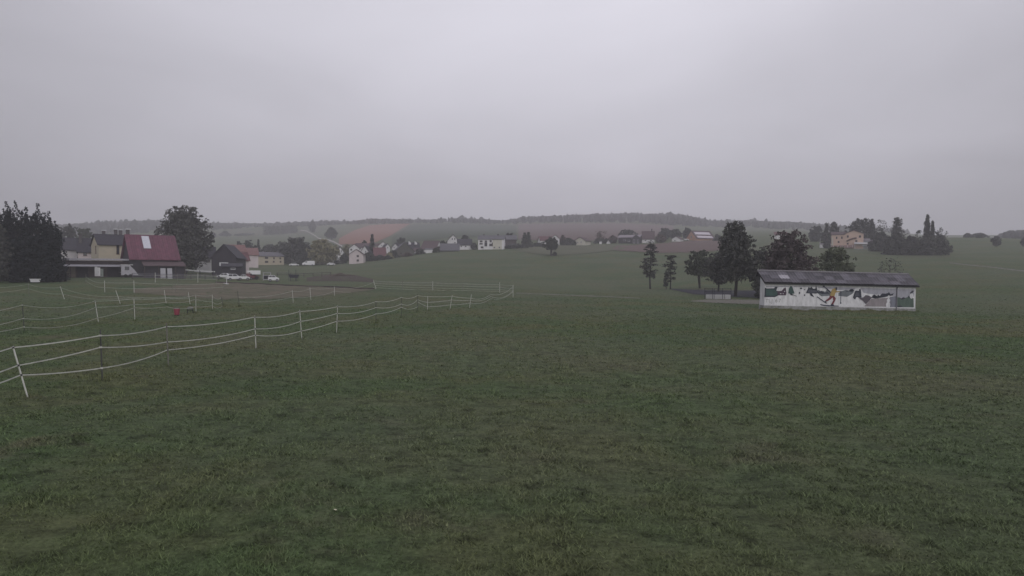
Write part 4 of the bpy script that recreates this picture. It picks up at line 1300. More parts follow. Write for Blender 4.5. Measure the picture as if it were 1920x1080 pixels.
def fence(label, posts, tm=None, group='electric tape fences of the horse paddock', tape=.020, sag=.10, strands=None, ends=None, pr=.020):
    """posts: (px top, row top, px foot, row foot, material, [rows of tapes]); depth from the foot on the ground"""
    Q = []
    for (xt, yt, xb, yb, mm, rows) in posts:
        D = ginv(xb, yb)
        Q.append((P(xt, yt, D), P(xb, yb, D), mm, rows, D, xt, yt, xb, yb))
    O = Q[0][1].copy()
    o = empty('tape_fence', O); tag(o, label, 'fence', group)
    for (t, b_, mm, rows, D, *_r) in Q:
        if mm is None:
            continue
        zg = float(H(b_.x, b_.y)) - .12
        foot = b_ + (b_ - t).normalized() * max(.05, (b_.z - zg))
        r = pr * max(1.0, D / 62)
        if D < 75:
            FEET.append(b_)
        m = MB(); m.tube([foot - O, b_ - O, t - O], [r * .8, r, r], 6); po = m.build('post', mm, o)
        if D < 60:
            for y in rows:
                f = (y - _r[1]) / max(_r[3] - _r[1], 1e-6)
                p = t.lerp(b_, f)
                m = MB(); m.box(p - O + Vector((0, -r * .6, 0)), (r * 2.6, r * 2.2, .05))
                m.build('clip', M_POSTD if mm is not M_POSTD else M_POSTW, po)
    ns = max(len(q[3]) for q in Q)
    for s in range(ns):
        pts = []
        prev = None
        for (t, b_, mm, rows, D, xt, yt, xb, yb) in Q:
            if s >= len(rows):
                continue
            y = rows[s]
            f = (y - yt) / max(yb - yt, 1e-6)
            p = t.lerp(b_, f) + Vector((0, -.03, 0))
            if prev is not None:
                L = (p - prev).length
                sg = sag * (L / 7) ** 1.3 * (.8 + .5 * random.random())
                for i in range(1, 11):
                    u = i / 10
                    pts.append(prev.lerp(p, u) - Vector((0, 0, 4 * sg * u * (1 - u))) - O)
            else:
                pts.append(p - O)
            prev = p
        if len(pts) > 1:
            D = Q[0][4]
            m = MB(); m.ribbon(pts, tape * max(.8, (Q[0][4] + Q[-1][4]) / 2 / 72), .008); m.build('tape', tm or M_TAPE_OLD, o)


W_, Dk, Gy = M_POSTW, M_POSTD, M_POSTG
fence('white three tape fence with leaning posts, nearest to the viewer', [
    (-150, 686, -110, 800, W_, [690, 732, 752]),
    (24, 649, 52, 745, W_, [651.5, 685, 703]),
    (188, 618, 192, 715, Dk, [629, 651, 690]),
    (312, 606, 316, 688, Gy, [612.5, 641, 656]),
    (477.5, 592, 480, 653, W_, [594.5, 616.5, 628.5]),
    (562, 581, 566, 637, W_, [583.8, 602.5, 620.5]),
    (633, 573, 631, 625, W_, [575, 587.5, 602]),
    (705, 563, 705, 606, Dk, [565.5, 576.5, 588.5]),
    (752.5, 556, 752.5, 596, Dk, [557.5, 570, 576]),
    (783, 552, 783, 585, Dk, [554, 562, 575])], tm=M_TAPE, sag=.13, tape=.019)
fence('tangled white tape fence running from the dark post to the corner', [
    (783.6, 552.5, 783.6, 585, None, [554, 562, 566]),
    (802, 555, 801.5, 583, W_, [556, 567, 575]),
    (848, 553.5, 843.5, 581, W_, [555.5, 562.5, 571.5]),
    (884, 552, 880, 579, W_, [559, 563, 568]),
    (920, 546, 920, 568, None, [552, 556, 560]),
    (962, 534, 962, 557.5, W_, [537, 545, 547])], sag=.14, tape=.016)
fence('second row of paddock tape fence with sagging tapes on dark and white posts', [
    (-120, 585, -118, 640, Dk, [590, 624, 632]),
    (42, 570, 46, 625, Dk, [572, 597, 613]),
    (178, 563, 185, 607, W_, [564.5, 576, 596]),
    (251, 558.5, 253, 601, W_, [560, 571, 577]),
    (313, 556, 313, 594, None, [558, 566, 575]),
    (367, 552, 367.5, 587, W_, [553, 561, 575]),
    (398, 552.5, 398.5, 583, W_, [554, 566, 573]),
    (415, 557, 419, 576, Dk, [558, 566, 573])], sag=.20, tape=.014)
fence('third row of paddock tape fence, slack beside the sandy paddock', [
    (-60, 536, -58, 566, Gy, [538, 548]),
    (53, 531, 55, 556, Gy, [533, 541]),
    (113, 537, 121, 562, W_, [539, 551]),
    (217, 544, 226, 571, W_, [556, 560]),
    (308, 544, 312, 572, W_, [557, 559]),
    (353, 548, 357, 574, W_, [555, 559])], sag=.12, tape=.012)
fence('faded tape fence along the front of the sandy paddock', [
    (445, 545.5, 449, 575, Dk, [557, 566]),
    (548, 544, 550, 568, W_, [546, 557]),
    (581, 539, 583, 563, W_, [541, 556]),
    (627, 537.5, 627, 555, W_, [539, 546]),
    (700, 526, 705, 541, W_, [529, 538])], sag=.10, tape=.012)
fence('four tape fence crossing the far meadow to the corner post', [
    (700, 525, 705, 542, W_, [526.5, 531, 535, 539]),
    (755, 527, 755, 544, Gy, [529.5, 533.5, 538, 542]),
    (811.5, 527.5, 811.5, 545, W_, [530, 535, 539.5, 543.5]),
    (868, 528.5, 868, 547, Gy, [532, 536.5, 541, 544.5]),
    (937, 529, 937, 549, W_, [533.5, 538, 542.5, 546]),
    (963, 534, 963, 556, None, [535, 541, 544, 547])], sag=.05, tape=.013)
fence('thin paddock fence below the flat roofed garage', [
    (161, 514, 161, 532, Gy, [519, 526]),
    (196, 526, 196.5, 549, W_, [530, 539]),
    (251, 526, 251.5, 549, W_, [530, 541]),
    (329, 530, 329.5, 548, Gy, [533, 541]),
    (420, 528, 420, 545, Gy, [531, 538])], sag=.08, tape=.011)
fence('short white posted fence before the red roofed barn', [
    (291, 511, 291, 530, W_, [516, 522]),
    (333, 513, 333, 531, Gy, [517, 523]),
    (371, 512, 371, 530, W_, [516, 523]),
    (406, 514, 406, 531, Gy, [518, 524])], sag=.05, tape=.011)

def post_tufts():
    r = np.random.default_rng(77); B = []
    for p in FEET:
        k = 46
        B.append(np.stack([p.x + r.normal(size=k) * .11, p.y + r.normal(size=k) * .11], -1))
    B = np.concatenate(B); n = len(B); x, y = B[:, 0], B[:, 1]; z = H(x, y)
    h = r.uniform(.07, .24, n); w_ = .0065 * (1 + r.random(n)) * np.maximum(1, y / 25); t = r.uniform(0, 6.283, n); t2 = r.uniform(0, 6.283, n); l = h * r.uniform(.2, .9, n)
    V = np.empty((n, 3, 3))
    V[:, 0] = np.stack([x - w_ * np.cos(t), y - w_ * np.sin(t), z - .02], -1); V[:, 1] = np.stack([x + w_ * np.cos(t), y + w_ * np.sin(t), z - .02], -1)
    V[:, 2] = np.stack([x + l * np.cos(t2), y + l * np.sin(t2), z + h], -1)
    o = np_mesh('grass', V.reshape(-1, 3), np.arange(n * 3).reshape(-1, 3), bpy.data.materials['grass_blades'], attr=np.repeat(r.uniform(.9, 1.9, n), 3))
    tag(o, 'longer grass left standing round the fence post feet', 'grass', kind='stuff')


post_tufts()

# ================================================================== TREES
def leaf_mat(name, c1, c2, trans=.0):
    m = mat(name, c1, c2, scale=.9, rough=.9, spec=.08, rnd=.10)
    return m


LEAF = {
    'dark': leaf_mat('dark_conifer_leaves', (0.02, 0.025, 0.03), (0.03, 0.035, 0.0387)),
    'deep': leaf_mat('deep_green_leaves', (.054, .057, .060), (.125, .127, .112)),
    'plum': leaf_mat('dark_plum_leaves', (.070, .053, .060), (.128, .108, .108)),
    'mid': leaf_mat('dull_green_leaves', (.044, .052, .040), (.092, .104, .076)),
    'light': leaf_mat('pale_green_leaves', (0.0924, 0.1089, 0.0726), (0.1237, 0.1369, 0.0907)),
    'yellow': leaf_mat('yellow_autumn_leaves', (0.2912, 0.2688, 0.1736), (0.224, 0.2184, 0.14)),
    'brown': leaf_mat('brown_autumn_leaves', (0.1275, 0.09, 0.0825), (0.096, 0.0795, 0.072)),
    'grey': leaf_mat('grey_green_leaves', (0.0696, 0.0769, 0.0725), (0.0928, 0.0986, 0.0899)),
}
M_BARK = mat('bark', (.048, .042, .040), (.030, .028, .028), scale=3, stretch=(1, 1, .2), bump=.4, bscale=12)


def quads(C, size, r, flat=0.0, aspect=1.0):
    n = len(C)
    u = r.normal(size=(n, 3)); u[:, 2] *= (1 - flat); u /= np.linalg.norm(u, axis=1)[:, None]
    v = r.normal(size=(n, 3)); v[:, 2] *= (1 - flat); v -= (v * u).sum(1)[:, None] * u; v /= np.linalg.norm(v, axis=1)[:, None]
    s = size * r.uniform(.6, 1.4, n)[:, None]
    a, b = u * s * aspect, v * s * .6
    V = np.stack([C - a, C - b * .9, C + a, C + b * .9], 1)
    return V.reshape(-1, 3), np.arange(n * 4).reshape(-1, 4)


def crown_points(kind, Hh, W, r, dens, z0):
    """leaf centres for a crown of height Hh - z0 above the ground z0"""
    hc = Hh - z0
    C = []
    R = W / 2
    if kind in ('broad', 'bush', 'oval', 'alder'):
        n = int(64 * dens)
        lob = [(r.uniform(0, 6.28), r.uniform(0, 6.28), r.integers(1, 4)) for _ in range(3)]
        for q_ in range(n + int(46 * dens)):
            fringe = q_ >= n
            t = r.random() ** .9
            prof = {'broad': max(.15, math.sin(math.pi * min(1, .12 + .86 * t)) ** .55), 'bush': max(.2, math.cos(t * math.pi / 2) ** .5), 'oval': max(.12, math.sin(math.pi * (.06 + .92 * t)) ** .7),
                    'alder': max(.10, min(1, .62 + 1.5 * t) * (1 - t) ** .40)}[kind]
            a = r.uniform(0, 6.283)
            prof *= 1 + .09 * sum(math.sin(m_ * a + p1 + 5.5 * t + p2) for p1, p2, m_ in lob)
            q = r.uniform(.90, 1.08) if fringe else math.sqrt(r.random()) * .86
            c = np.array((math.cos(a) * R * prof * q, math.sin(a) * R * prof * q, z0 + hc * ((.03 + .95 * t) if fringe else (.05 + .86 * t))))
            if fringe and t > .86:
                c[2] += hc * r.uniform(0, .05)
            rc = np.array((1, 1, .75)) * ((.045 + .04 * r.random()) if fringe else (.10 + .09 * r.random())) * min(W, hc * 1.3)
            k = int(r.uniform(8, 18)) if fringe else int(r.uniform(34, 62))
            d = r.normal(size=(k, 3)); d /= np.linalg.norm(d, axis=1)[:, None]
            C.append(c + d * rc * (r.random(k) ** .45)[:, None] * (1 if fringe else (.6 + .6 * (1 - t))))
    elif kind == 'pine':
        nt_ = max(7, int(hc / .62))
        for i in range(nt_):
            t = i / (nt_ - 1)
            z = z0 + hc * min(1, max(0, t + r.normal() * .02))
            rr = R * (1 - .55 * t ** 1.6) * (.75 if i == 0 else 1) * r.uniform(.7, 1.12)
            for b in range(int(r.integers(5, 9))):
                a = r.uniform(0, 6.283); q = r.uniform(.35, 1.0) * rr
                c = np.array((math.cos(a) * q * .75, math.sin(a) * q * .75, z + r.normal() * .38 + .14 * q))
                k = int(r.uniform(26, 50) * dens)
                d = r.normal(size=(k, 3)) * np.array((.30, .30, .11)) * max(.6, .36 * rr + .25)
                C.append(c + d)
        C.append(np.array((0, 0, Hh - .35)) + r.normal(size=(int(50 * dens), 3)) * np.array((.3, .3, .35)))
    elif kind in ('spruce', 'thuja', 'poplar'):
        nt_ = int(hc / (.40 if kind != 'poplar' else .5)) + 2
        for i in range(nt_):
            t = i / (nt_ - 1)
            z = z0 + hc * t
            prof = {'spruce': (1 - t) ** (1.0 if R > 3.2 else .78) * (.92 + .16 * math.sin(t * 31 + R)) + .02, 'thuja': min(1, 1.25 * (1 - t) ** .85) * (.85 + .22 * math.sin(t * 19 + 3 * R)), 'poplar': max(.18, math.sin(math.pi * (.12 + .85 * t)) ** .7)}[kind]
            nb = max(3, int((4 + 12 * prof) * dens * .8))
            for b in range(nb):
                a = r.uniform(0, 6.283); q = R * prof * r.uniform(.35, 1.05) * (1 + .18 * r.normal())
                k = int(r.uniform(7, 15))
                c = np.array((math.cos(a) * q, math.sin(a) * q, z - (.22 * q if kind == 'spruce' else -.25 * q)))
                C.append(c + r.normal(size=(k, 3)) * np.array((.16, .16, .10 if kind == 'spruce' else .3)) * (R * .55 + .25))
    elif kind == 'leylandii':
        for s_ in range(15):
            of = 0 if s_ == 0 else R * r.uniform(.15, .80); a0 = r.uniform(0, 6.283)
            hs_ = Hh * (1 if s_ == 0 else .97 - .30 * (of / R) ** 1.5 - r.uniform(0, .10)); rs = R * r.uniform(.40, .58)
            for i in range(int(hs_ / .38)):
                t = i / (hs_ / .38); pr_ = rs * ((1 - t) ** .62 * (.9 + .2 * r.random()) + .03)
                for b in range(max(2, int(9 * (1 - t) * dens * .5))):
                    a = r.uniform(0, 6.283); q = pr_ * r.uniform(.3, 1.05); k = int(r.uniform(6, 12))
                    c = np.array((of * math.cos(a0) + math.cos(a) * q, of * math.sin(a0) + math.sin(a) * q, hs_ * t + .2 * q))
                    C.append(c + r.normal(size=(k, 3)) * np.array((.12, .12, .22)) * (.35 + pr_ * .6))
    elif kind == 'sparse':
        n = int(20 * dens)
        for _ in range(n):
            t = r.random(); a = r.uniform(0, 6.283); q = math.sqrt(r.random()) * R * max(.25, math.sin(math.pi * (.15 + .8 * t)) ** .6)
            c = np.array((math.cos(a) * q, math.sin(a) * q, z0 + hc * t))
            k = int(r.uniform(14, 30))
            C.append(c + r.normal(size=(k, 3)) * np.array((.10, .10, .10)) * W)
    C = np.concatenate(C)
    C = C[(C[:, 2] > .05) & (C[:, 2] < Hh * 1.03)]
    return C


TREE_SEED = [100]


def tree(label, px, py, top, wpx, kind='broad', leaf='mid', D=None, clear=.22, dens=1.0, name=None, group=None, trunks=1, cat='tree', lean=0.0, size=None, tr=None):
    """tree measured in the photo: pixel column, row of its foot, row of its top, crown width in pixels"""
    TREE_SEED[0] += 1
    r = np.random.default_rng(TREE_SEED[0])
    D = D or ginv(px, py)
    g = gp(px, D)
    k = D / F
    Hh = max(1.0, row_z(top, D) - g.z); W = wpx * k
    nm = name or {'pine': 'pine_tree', 'spruce': 'spruce_tree', 'thuja': 'conifer_tree', 'poplar': 'poplar_tree', 'bush': 'bush'}.get(kind, 'broadleaf_tree')
    o = empty(nm, g, r.uniform(0, 6.28)); tag(o, label, 'bush' if kind == 'bush' else cat, group)
    z0 = Hh * clear
    C = crown_points(kind, Hh, W, r, dens, z0)
    C[:, 0] += lean * (C[:, 2] / Hh) * W
    sz = size or max(.08 + .0009 * D, .014 * W + .0010 * D)
    if kind in ('poplar', 'spruce', 'sparse', 'leylandii', 'pine'):
        sz *= .75
    V, Fq = quads(C, sz, r, flat=.45 if kind in ('pine', 'spruce') else .1, aspect=1.5 if kind in ('spruce', 'thuja', 'poplar', 'pine') else 1.1)
    np_mesh('crown', V, Fq, LEAF[leaf], o)
    # trunk and limbs
    m = MB()
    rt = tr or max(.07, .018 * Hh + .03 * W * .2)
    for q in range(trunks):
        ox = (q - (trunks - 1) / 2) * W * .22
        top_z = Hh * (.93 if kind in ('pine', 'spruce', 'poplar', 'thuja') else .72)
        pts = [(ox, 0, -.4), (ox, 0, .15), (ox + r.normal() * .04 * W * .4, r.normal() * .04 * W * .4, Hh * .3), (ox * .6 + r.normal() * .05 * W * .4, r.normal() * .05 * W * .4, Hh * .55), (ox * .4 + lean * W * .7, 0, top_z)]
        m.tube(pts, [rt * 1.35, rt, rt * .8, rt * .5, rt * .12], 8)
        nl = {'bush': 5, 'pine': 12, 'spruce': 4, 'thuja': 3, 'poplar': 3}.get(kind, 9)
        for _ in range(nl):
            t = r.uniform(.28 if clear > .1 else .1, .8); a = r.uniform(0, 6.283)
            zs = Hh * t; L = W / 2 * r.uniform(.45, .85) * (1 - .5 * t); up = L * (.12 if kind in ('pine', 'spruce') else .7)
            base = Vector((ox * (1 - t), 0, min(zs, top_z * .95)))
            e = base + Vector((math.cos(a) * L, math.sin(a) * L, up))
            m.tube([base, base.lerp(e, .5) + Vector((0, 0, up * .12)), e], [rt * .42, rt * .28, rt * .08], 5)
    m.build('trunk', M_BARK, o)
    return o


def trees():
    G1 = 'dark conifers at the left edge'
    spec = [(-44, 370, 44), (-14, 383, 38), (13, 373, 32), (31, 374, 36), (51, 384, 30), (73, 378, 36), (91, 392, 30), (104, 410, 22)]
    lab = ['dark conifer outside the left end of the row', 'dark conifer cut by the left picture edge', 'tall dark conifer at the left picture edge with a pointed tip', 'dark conifer with twin tips, second in the row', 'narrow dark conifer in the middle of the row',
           'broad dark conifer right of the middle of the row', 'dark conifer near the right end of the row', 'small dark conifer ending the row beside the white house']
    for i, ((px, top, wd), lb) in enumerate(zip(spec, lab)):
        tree(lb, px, 531, top, wd * 1.8, 'leylandii', 'dark', D=117 + (i * 5) % 11, clear=.02, dens=1.5, name='conifer_tree', group=G1)
    tree('round dark bush at the left edge before the conifers', -2, 534, 424, 44, 'oval', 'deep', D=112, clear=.02, dens=1.2)
    tree('low dark bush at the foot of the conifers', 60, 533, 440, 105, 'bush', 'dark', D=116, clear=0, dens=1.8)
    tree('low dark bush right at the corner of the garage', 108, 531, 486, 34, 'bush', 'dark', D=121, clear=0)
    tree('big round broadleaf tree behind the red roofed barn', 345, 505, 390, 100, 'broad', 'deep', D=182, clear=.06, dens=3.2)
    G2 = 'trees behind the farm houses'
    tree('dark rounded tree behind the white farm house', 131, 480, 418, 34, 'broad', 'deep', D=262, clear=.05, dens=1.2, group=G2)
    tree('lower rounded tree behind the cottage wing', 158, 480, 426, 34, 'broad', 'mid', D=285, clear=.05, dens=1.0, group=G2)
    tree('dark thicket of branches between conifers and white house', 112, 500, 428, 22, 'oval', 'deep', D=205, clear=.05, group=G2)
    # village left
    G3 = 'trees of the lower village'
    tree('big dark tree left of the yellow tree', 557, 499, 446, 58, 'broad', 'deep', D=305, clear=.03, dens=1.6, group=G3)
    tree('dark tree right behind the ochre two storey house', 531, 497, 454, 36, 'broad', 'deep', D=318, clear=.03, dens=1.1, group=G3)
    tree('pale shrub at the foot of the big dark tree', 566, 499, 472, 24, 'bush', 'grey', D=298, clear=0, group=G3)
    tree('round yellow autumn tree beside the village road', 604, 498, 450, 52, 'broad', 'yellow', D=300, clear=.03, dens=1.7, group=G3)
    tree('small spruce behind the ochre two storey house', 485, 474, 450, 9, 'spruce', 'deep', D=345, clear=.03, group=G3)
    tree('dark bushes behind the ochre house roof', 506, 478, 459, 40, 'bush', 'deep', D=350, clear=0, group=G3)
    tree('greyish garden tree above the faded red roofs', 466, 476, 451, 30, 'broad', 'grey', D=340, clear=.05, group=G3)
    tree('grey bush behind the pale red roof', 448, 470, 453, 20, 'bush', 'grey', D=355, clear=0, group=G3)
    tree('spruce with a pointed brown tip among the white gables', 698, 490, 440, 15, 'spruce', 'deep', D=330, clear=.03, dens=1.5, group=G3)
    tree('wide grey shrub in front of the low red roof', 692, 493, 474, 26, 'bush', 'grey', D=306, clear=0, group=G3)
    tree('dark shrub right of the tall pinkish house', 712, 490, 479, 26, 'bush', 'deep', D=304, clear=0, group=G3)
    tree('grey bush left of the tall pinkish house', 646, 496, 476, 15, 'oval', 'grey', D=300, clear=0, group=G3)
    tree('hedge like bush below the white gables by the road', 634, 499, 489, 18, 'bush', 'deep', D=296, clear=0, group=G3)
    tree('grey bush before the white dark roofed gable', 738, 484, 470, 18, 'bush', 'grey', D=312, clear=0, group=G3)
    tree('dark bush beside the house with two dormers', 787, 480, 467, 20, 'bush', 'deep', D=322, clear=0, group=G3)
    tree('dark garden bush right of the dark roofed white house', 889, 470, 456, 11, 'oval', 'deep', D=336, clear=.02, group=G3)
    tree('bushy tree behind the dormers house', 753, 478, 446, 20, 'broad', 'grey', D=392, clear=.05, group=G3)
    tree('green bush behind the twin window cottage shed', 830, 472, 452, 14, 'oval', 'grey', D=352, clear=.02, group=G3)
    for lb, px, py, top, wd, kd, lf, D_ in [
        ('yellowish shrub left of the broad mossy gable', 730, 485, 474, 14, 'bush', 'yellow', 308), ('brown shrub below the broad mossy gable', 764, 481, 474.5, 20, 'bush', 'brown', 315),
        ('grey shrub right of the low red roof', 727, 488, 480, 16, 'bush', 'grey', 305), ('green garden bush below the bright white gable', 818, 474, 465, 12, 'bush', 'mid', 324),
        ('brown bush left of the twin window cottage shed', 823, 473, 463, 10, 'oval', 'brown', 330), ('garden tree over the dark roofed white house', 872, 462, 441, 16, 'broad', 'grey', 385),
        ('tree rising behind the tall pinkish white gable', 683, 478, 452, 16, 'broad', 'mid', 362), ('yellowish tree behind the white gables by the road', 652, 480, 458, 16, 'broad', 'yellow', 352)]:
        tree(lb, px, py, top, wd, kd, lf, D=D_, clear=.02, group=G3)
    G4 = 'trees of the upper village'
    tree('dark broad tree over the timber barn roof', 955, 466, 437, 24, 'broad', 'deep', D=ginv(955, 465) + 14, clear=.05, group=G4)
    tree('left of two dark spruces by the meadow edge', 984, 464, 437, 17, 'spruce', 'deep', clear=.02, dens=1.4, group=G4)
    tree('right of two dark spruces by the meadow edge', 990.5, 464, 436, 18, 'spruce', 'deep', clear=.02, dens=1.4, group=G4)
    tree('low dark hedge bush below the two spruces', 968, 466, 458, 44, 'bush', 'deep', clear=0, group=G4)
    tree('low hedge bush right of the two spruces', 1008, 463, 456, 26, 'bush', 'grey', clear=0, group=G4)
    tree('rounded hedge left of the cream gabled house', 1066, 461, 447, 28, 'bush', 'grey', D=ginv(1066, 461) + 3, clear=0, group=G4)
    tree('reddish slim tree behind the field tree', 1055, 460, 441, 9, 'oval', 'brown', D=ginv(1055, 460) + 8, clear=.05, group=G4)
    tree('thin bare looking tree above the shrubs', 1127, 457, 434, 20, 'sparse', 'brown', D=ginv(1127, 457) + 8, clear=.2, group=G4)
    tree('dark shrubs around the small white hut', 1130, 457, 448, 40, 'bush', 'deep', D=ginv(1130, 457) + 5, clear=0, group=G4)
    tree('reddish shrub left of the long dark stable', 1149, 457, 442, 16, 'oval', 'brown', D=ginv(1149, 457) + 9, clear=0, group=G4)
    tree('rounded tree behind the stable roof', 1176, 455, 431, 30, 'broad', 'grey', D=ginv(1176, 456) + 30, clear=.1, group=G4)
    tree('brown bush between mansard house and white house', 1238, 455, 441, 20, 'oval', 'brown', clear=.02, group=G4)
    tree('grey dull tree right of the mansard roofed house', 1246, 455, 428, 22, 'broad', 'grey', D=ginv(1246, 454) + 25, clear=.1, group=G4)
    tree('dull tree above the small white house', 1266, 453, 430, 22, 'broad', 'grey', D=ginv(1266, 453) + 30, clear=.1, group=G4)
    tree('slim grey tree left of the orange barn', 1288, 452, 427, 18, 'oval', 'grey', D=ginv(1288, 451) + 20, clear=.05, group=G4)
    tree('bush hiding the right end of the orange barn', 1345, 452, 440, 15, 'bush', 'deep', clear=0, group=G4)
    # field tree
    tree('single field tree with a dark trunk in the meadow', 1033, 480, 446, 27, 'broad', 'grey', clear=.34, dens=1.2, tr=.42)
    tree('tiny dark shrub at the foot of the field tree', 1040, 480, 473, 7, 'bush', 'deep', clear=0)
    # hillside
    G5 = 'lone trees on the far slope'
    tree('round lone tree on the slope by the country road', 622, 450, 427, 21, 'broad', 'grey', clear=.15, group=G5)
    tree('tall lone tree near the top of the country road', 587, 436, 415, 12, 'oval', 'grey', clear=.1, group=G5)
    tree('small bush left of the two hillside bushes', 401, 444, 437, 9, 'bush', 'grey', clear=0, group=G5)
    tree('wide bush right of the two hillside bushes', 423, 443, 434, 17, 'bush', 'grey', clear=0, group=G5)
    # creek trees
    G6 = 'trees along the lane before the hut'
    tree('slender tiered tree, left of the pair on the meadow', 1219, 542, 456, 43, 'pine', 'deep', clear=.28, dens=.9, group=G6, cat='tree')
    tree('smaller tiered tree, right of the pair on the meadow', 1257, 543, 481, 35, 'pine', 'deep', clear=.32, dens=.8, group=G6)
    tree('two stemmed low tree left of the tall tree', 1312, 541, 470, 56, 'broad', 'mid', clear=.34, dens=1.1, trunks=2, group=G6)
    tree('tallest tree over the railing and basin', 1379, 556, 418, 88, 'alder', 'deep', clear=.20, dens=2.2, group=G6)
    tree('dark rounded tree filling the gap beside the tallest', 1347, 545, 474, 58, 'oval', 'deep', D=128, clear=.20, dens=1.5, group=G6)
    tree('dark tree in the gap left of the hut', 1425, 560, 466, 52, 'oval', 'deep', D=116, clear=.05, dens=1.6, group=G6)
    tree('broad round dark tree right behind the hut roof', 1481, 562, 431, 92, 'broad', 'plum', D=100, clear=.05, dens=2.6, group=G6)
    tree('dark shrub behind the left corner of the hut', 1437, 562, 512, 46, 'bush', 'deep', D=98, clear=0, dens=1.2, group=G6)
    tree('pale green bushy tree behind the hut roof', 1565, 560, 464, 76, 'oval', 'light', D=112, clear=.02, dens=1.4, group=G6)
    tree('thin grey shrub behind the right half of the hut', 1668, 540, 483, 40, 'sparse', 'grey', D=118, clear=.02, dens=1.3, group=G6)
    tree('thin sapling beside the smaller tiered tree', 1249, 543, 516, 8, 'sparse', 'grey', clear=.1, group=G6)
    # hill trees around the villa
    G7 = 'trees around the villa'
    V = ginv(1594, 466.2)
    for (lb, px, py, top, wd, kd, lf, dd, cl) in [
        ('slim dark conifer left of the villa', 1549, 465, 420, 17, 'spruce', 'deep', 8, .03),
        ('dark rounded tree behind the left wing of the villa', 1563, 465, 417, 22, 'oval', 'deep', 18, .03),
        ('broad dark tree right above the villa gable', 1612, 466, 411, 52, 'broad', 'deep', 22, .03),
        ('slender dark tree touching the villa trees', 1634, 468, 412, 10, 'poplar', 'deep', 12, .03),
        ('open crowned tree with sky gaps right of the villa', 1652, 470, 413, 26, 'sparse', 'deep', 10, .2),
        ('dark hedge tree below the open crown', 1650, 472, 436, 42, 'bush', 'deep', 4, 0),
        ('big layered cedar like tree left of the hedge', 1681, 477, 410, 58, 'spruce', 'deep', 0, .03),
        ('dark thicket filling the cedar foot', 1680, 478, 440, 46, 'bush', 'deep', 2, 0),
        ('tall slim poplar rising out of the hedge', 1738, 477, 404, 11, 'poplar', 'deep', 3, .03),
        ('shorter slim poplar right beside the tall one', 1747.5, 477, 416, 7, 'poplar', 'deep', 3, .03),
        ('thin wispy tree left of the poplars', 1722, 477, 433, 12, 'sparse', 'grey', 4, .3),
        ('wispy tree at the right end of the hedge', 1766, 477, 428, 18, 'sparse', 'grey', 4, .2),
        ('pale wispy tree right behind the poplars', 1755, 477, 433, 12, 'sparse', 'grey', 5, .3),
        ('left hedge bush on the hill crest', 1708, 478, 442, 34, 'bush', 'deep', 0, 0),
        ('middle hedge bush below the poplars', 1736, 478.5, 443, 40, 'bush', 'deep', 0, 0),
        ('right hedge bush at the end of the hill hedge', 1763, 478.5, 441, 36, 'bush', 'deep', 0, 0),
        ('dark conifer between kiosk and garden hut', 1551, 466, 436, 14, 'spruce', 'deep', 2, .03),
        ('grey tree far left of the kiosk', 1530, 462, 424, 26, 'broad', 'grey', 60, .03)]:
        tree(lb, px, py, top, wd, kd, lf, D=ginv(px, py + .3) + dd, clear=cl, dens=1.2 if kd != 'bush' else 1.4, group=G7)
    tree('lone round tree on the right hill field', 1867, 463.5, 443, 15, 'oval', 'deep', clear=.12)
    tree('dark bush cut by the right picture edge', 1921, 462, 446, 14, 'bush', 'deep', clear=0)
    tree('far bush on the crest of the right field', 1813, 448, 438, 13, 'bush', 'grey', D=430, clear=0, group='bushes on the right crest')
    tree('far wider bush on the crest of the right field', 1834, 448, 438, 30, 'bush', 'grey', D=470, clear=0, group='bushes on the right crest')
    tree('dark blocky far bush on the right crest', 1836, 451, 440, 9, 'bush', 'deep', D=410, clear=0, group='bushes on the right crest')


trees()


def brush_pile():
    D = ginv(640, 518); o = box_thing('brush_pile', 'heap of dry brown brushwood beside the muddy track', 'brush pile', 640, 518, 1, 1, 1, None, D=D)
    r = np.random.default_rng(5); m = MB()
    for _ in range(160):
        x = r.normal() * 1.7; h = max(.05, .9 - .22 * abs(x)) * r.random(); a = r.uniform(0, 6.28)
        m.bar((x - .4 * math.cos(a), r.normal() * .5, h), (x + .5 * math.cos(a), r.normal() * .5, h + .3 * r.random()), .05, .05)
    m.build('branches', mat('dry_brushwood', (.17, .13, .11), (.12, .10, .085)), o)


brush_pile()


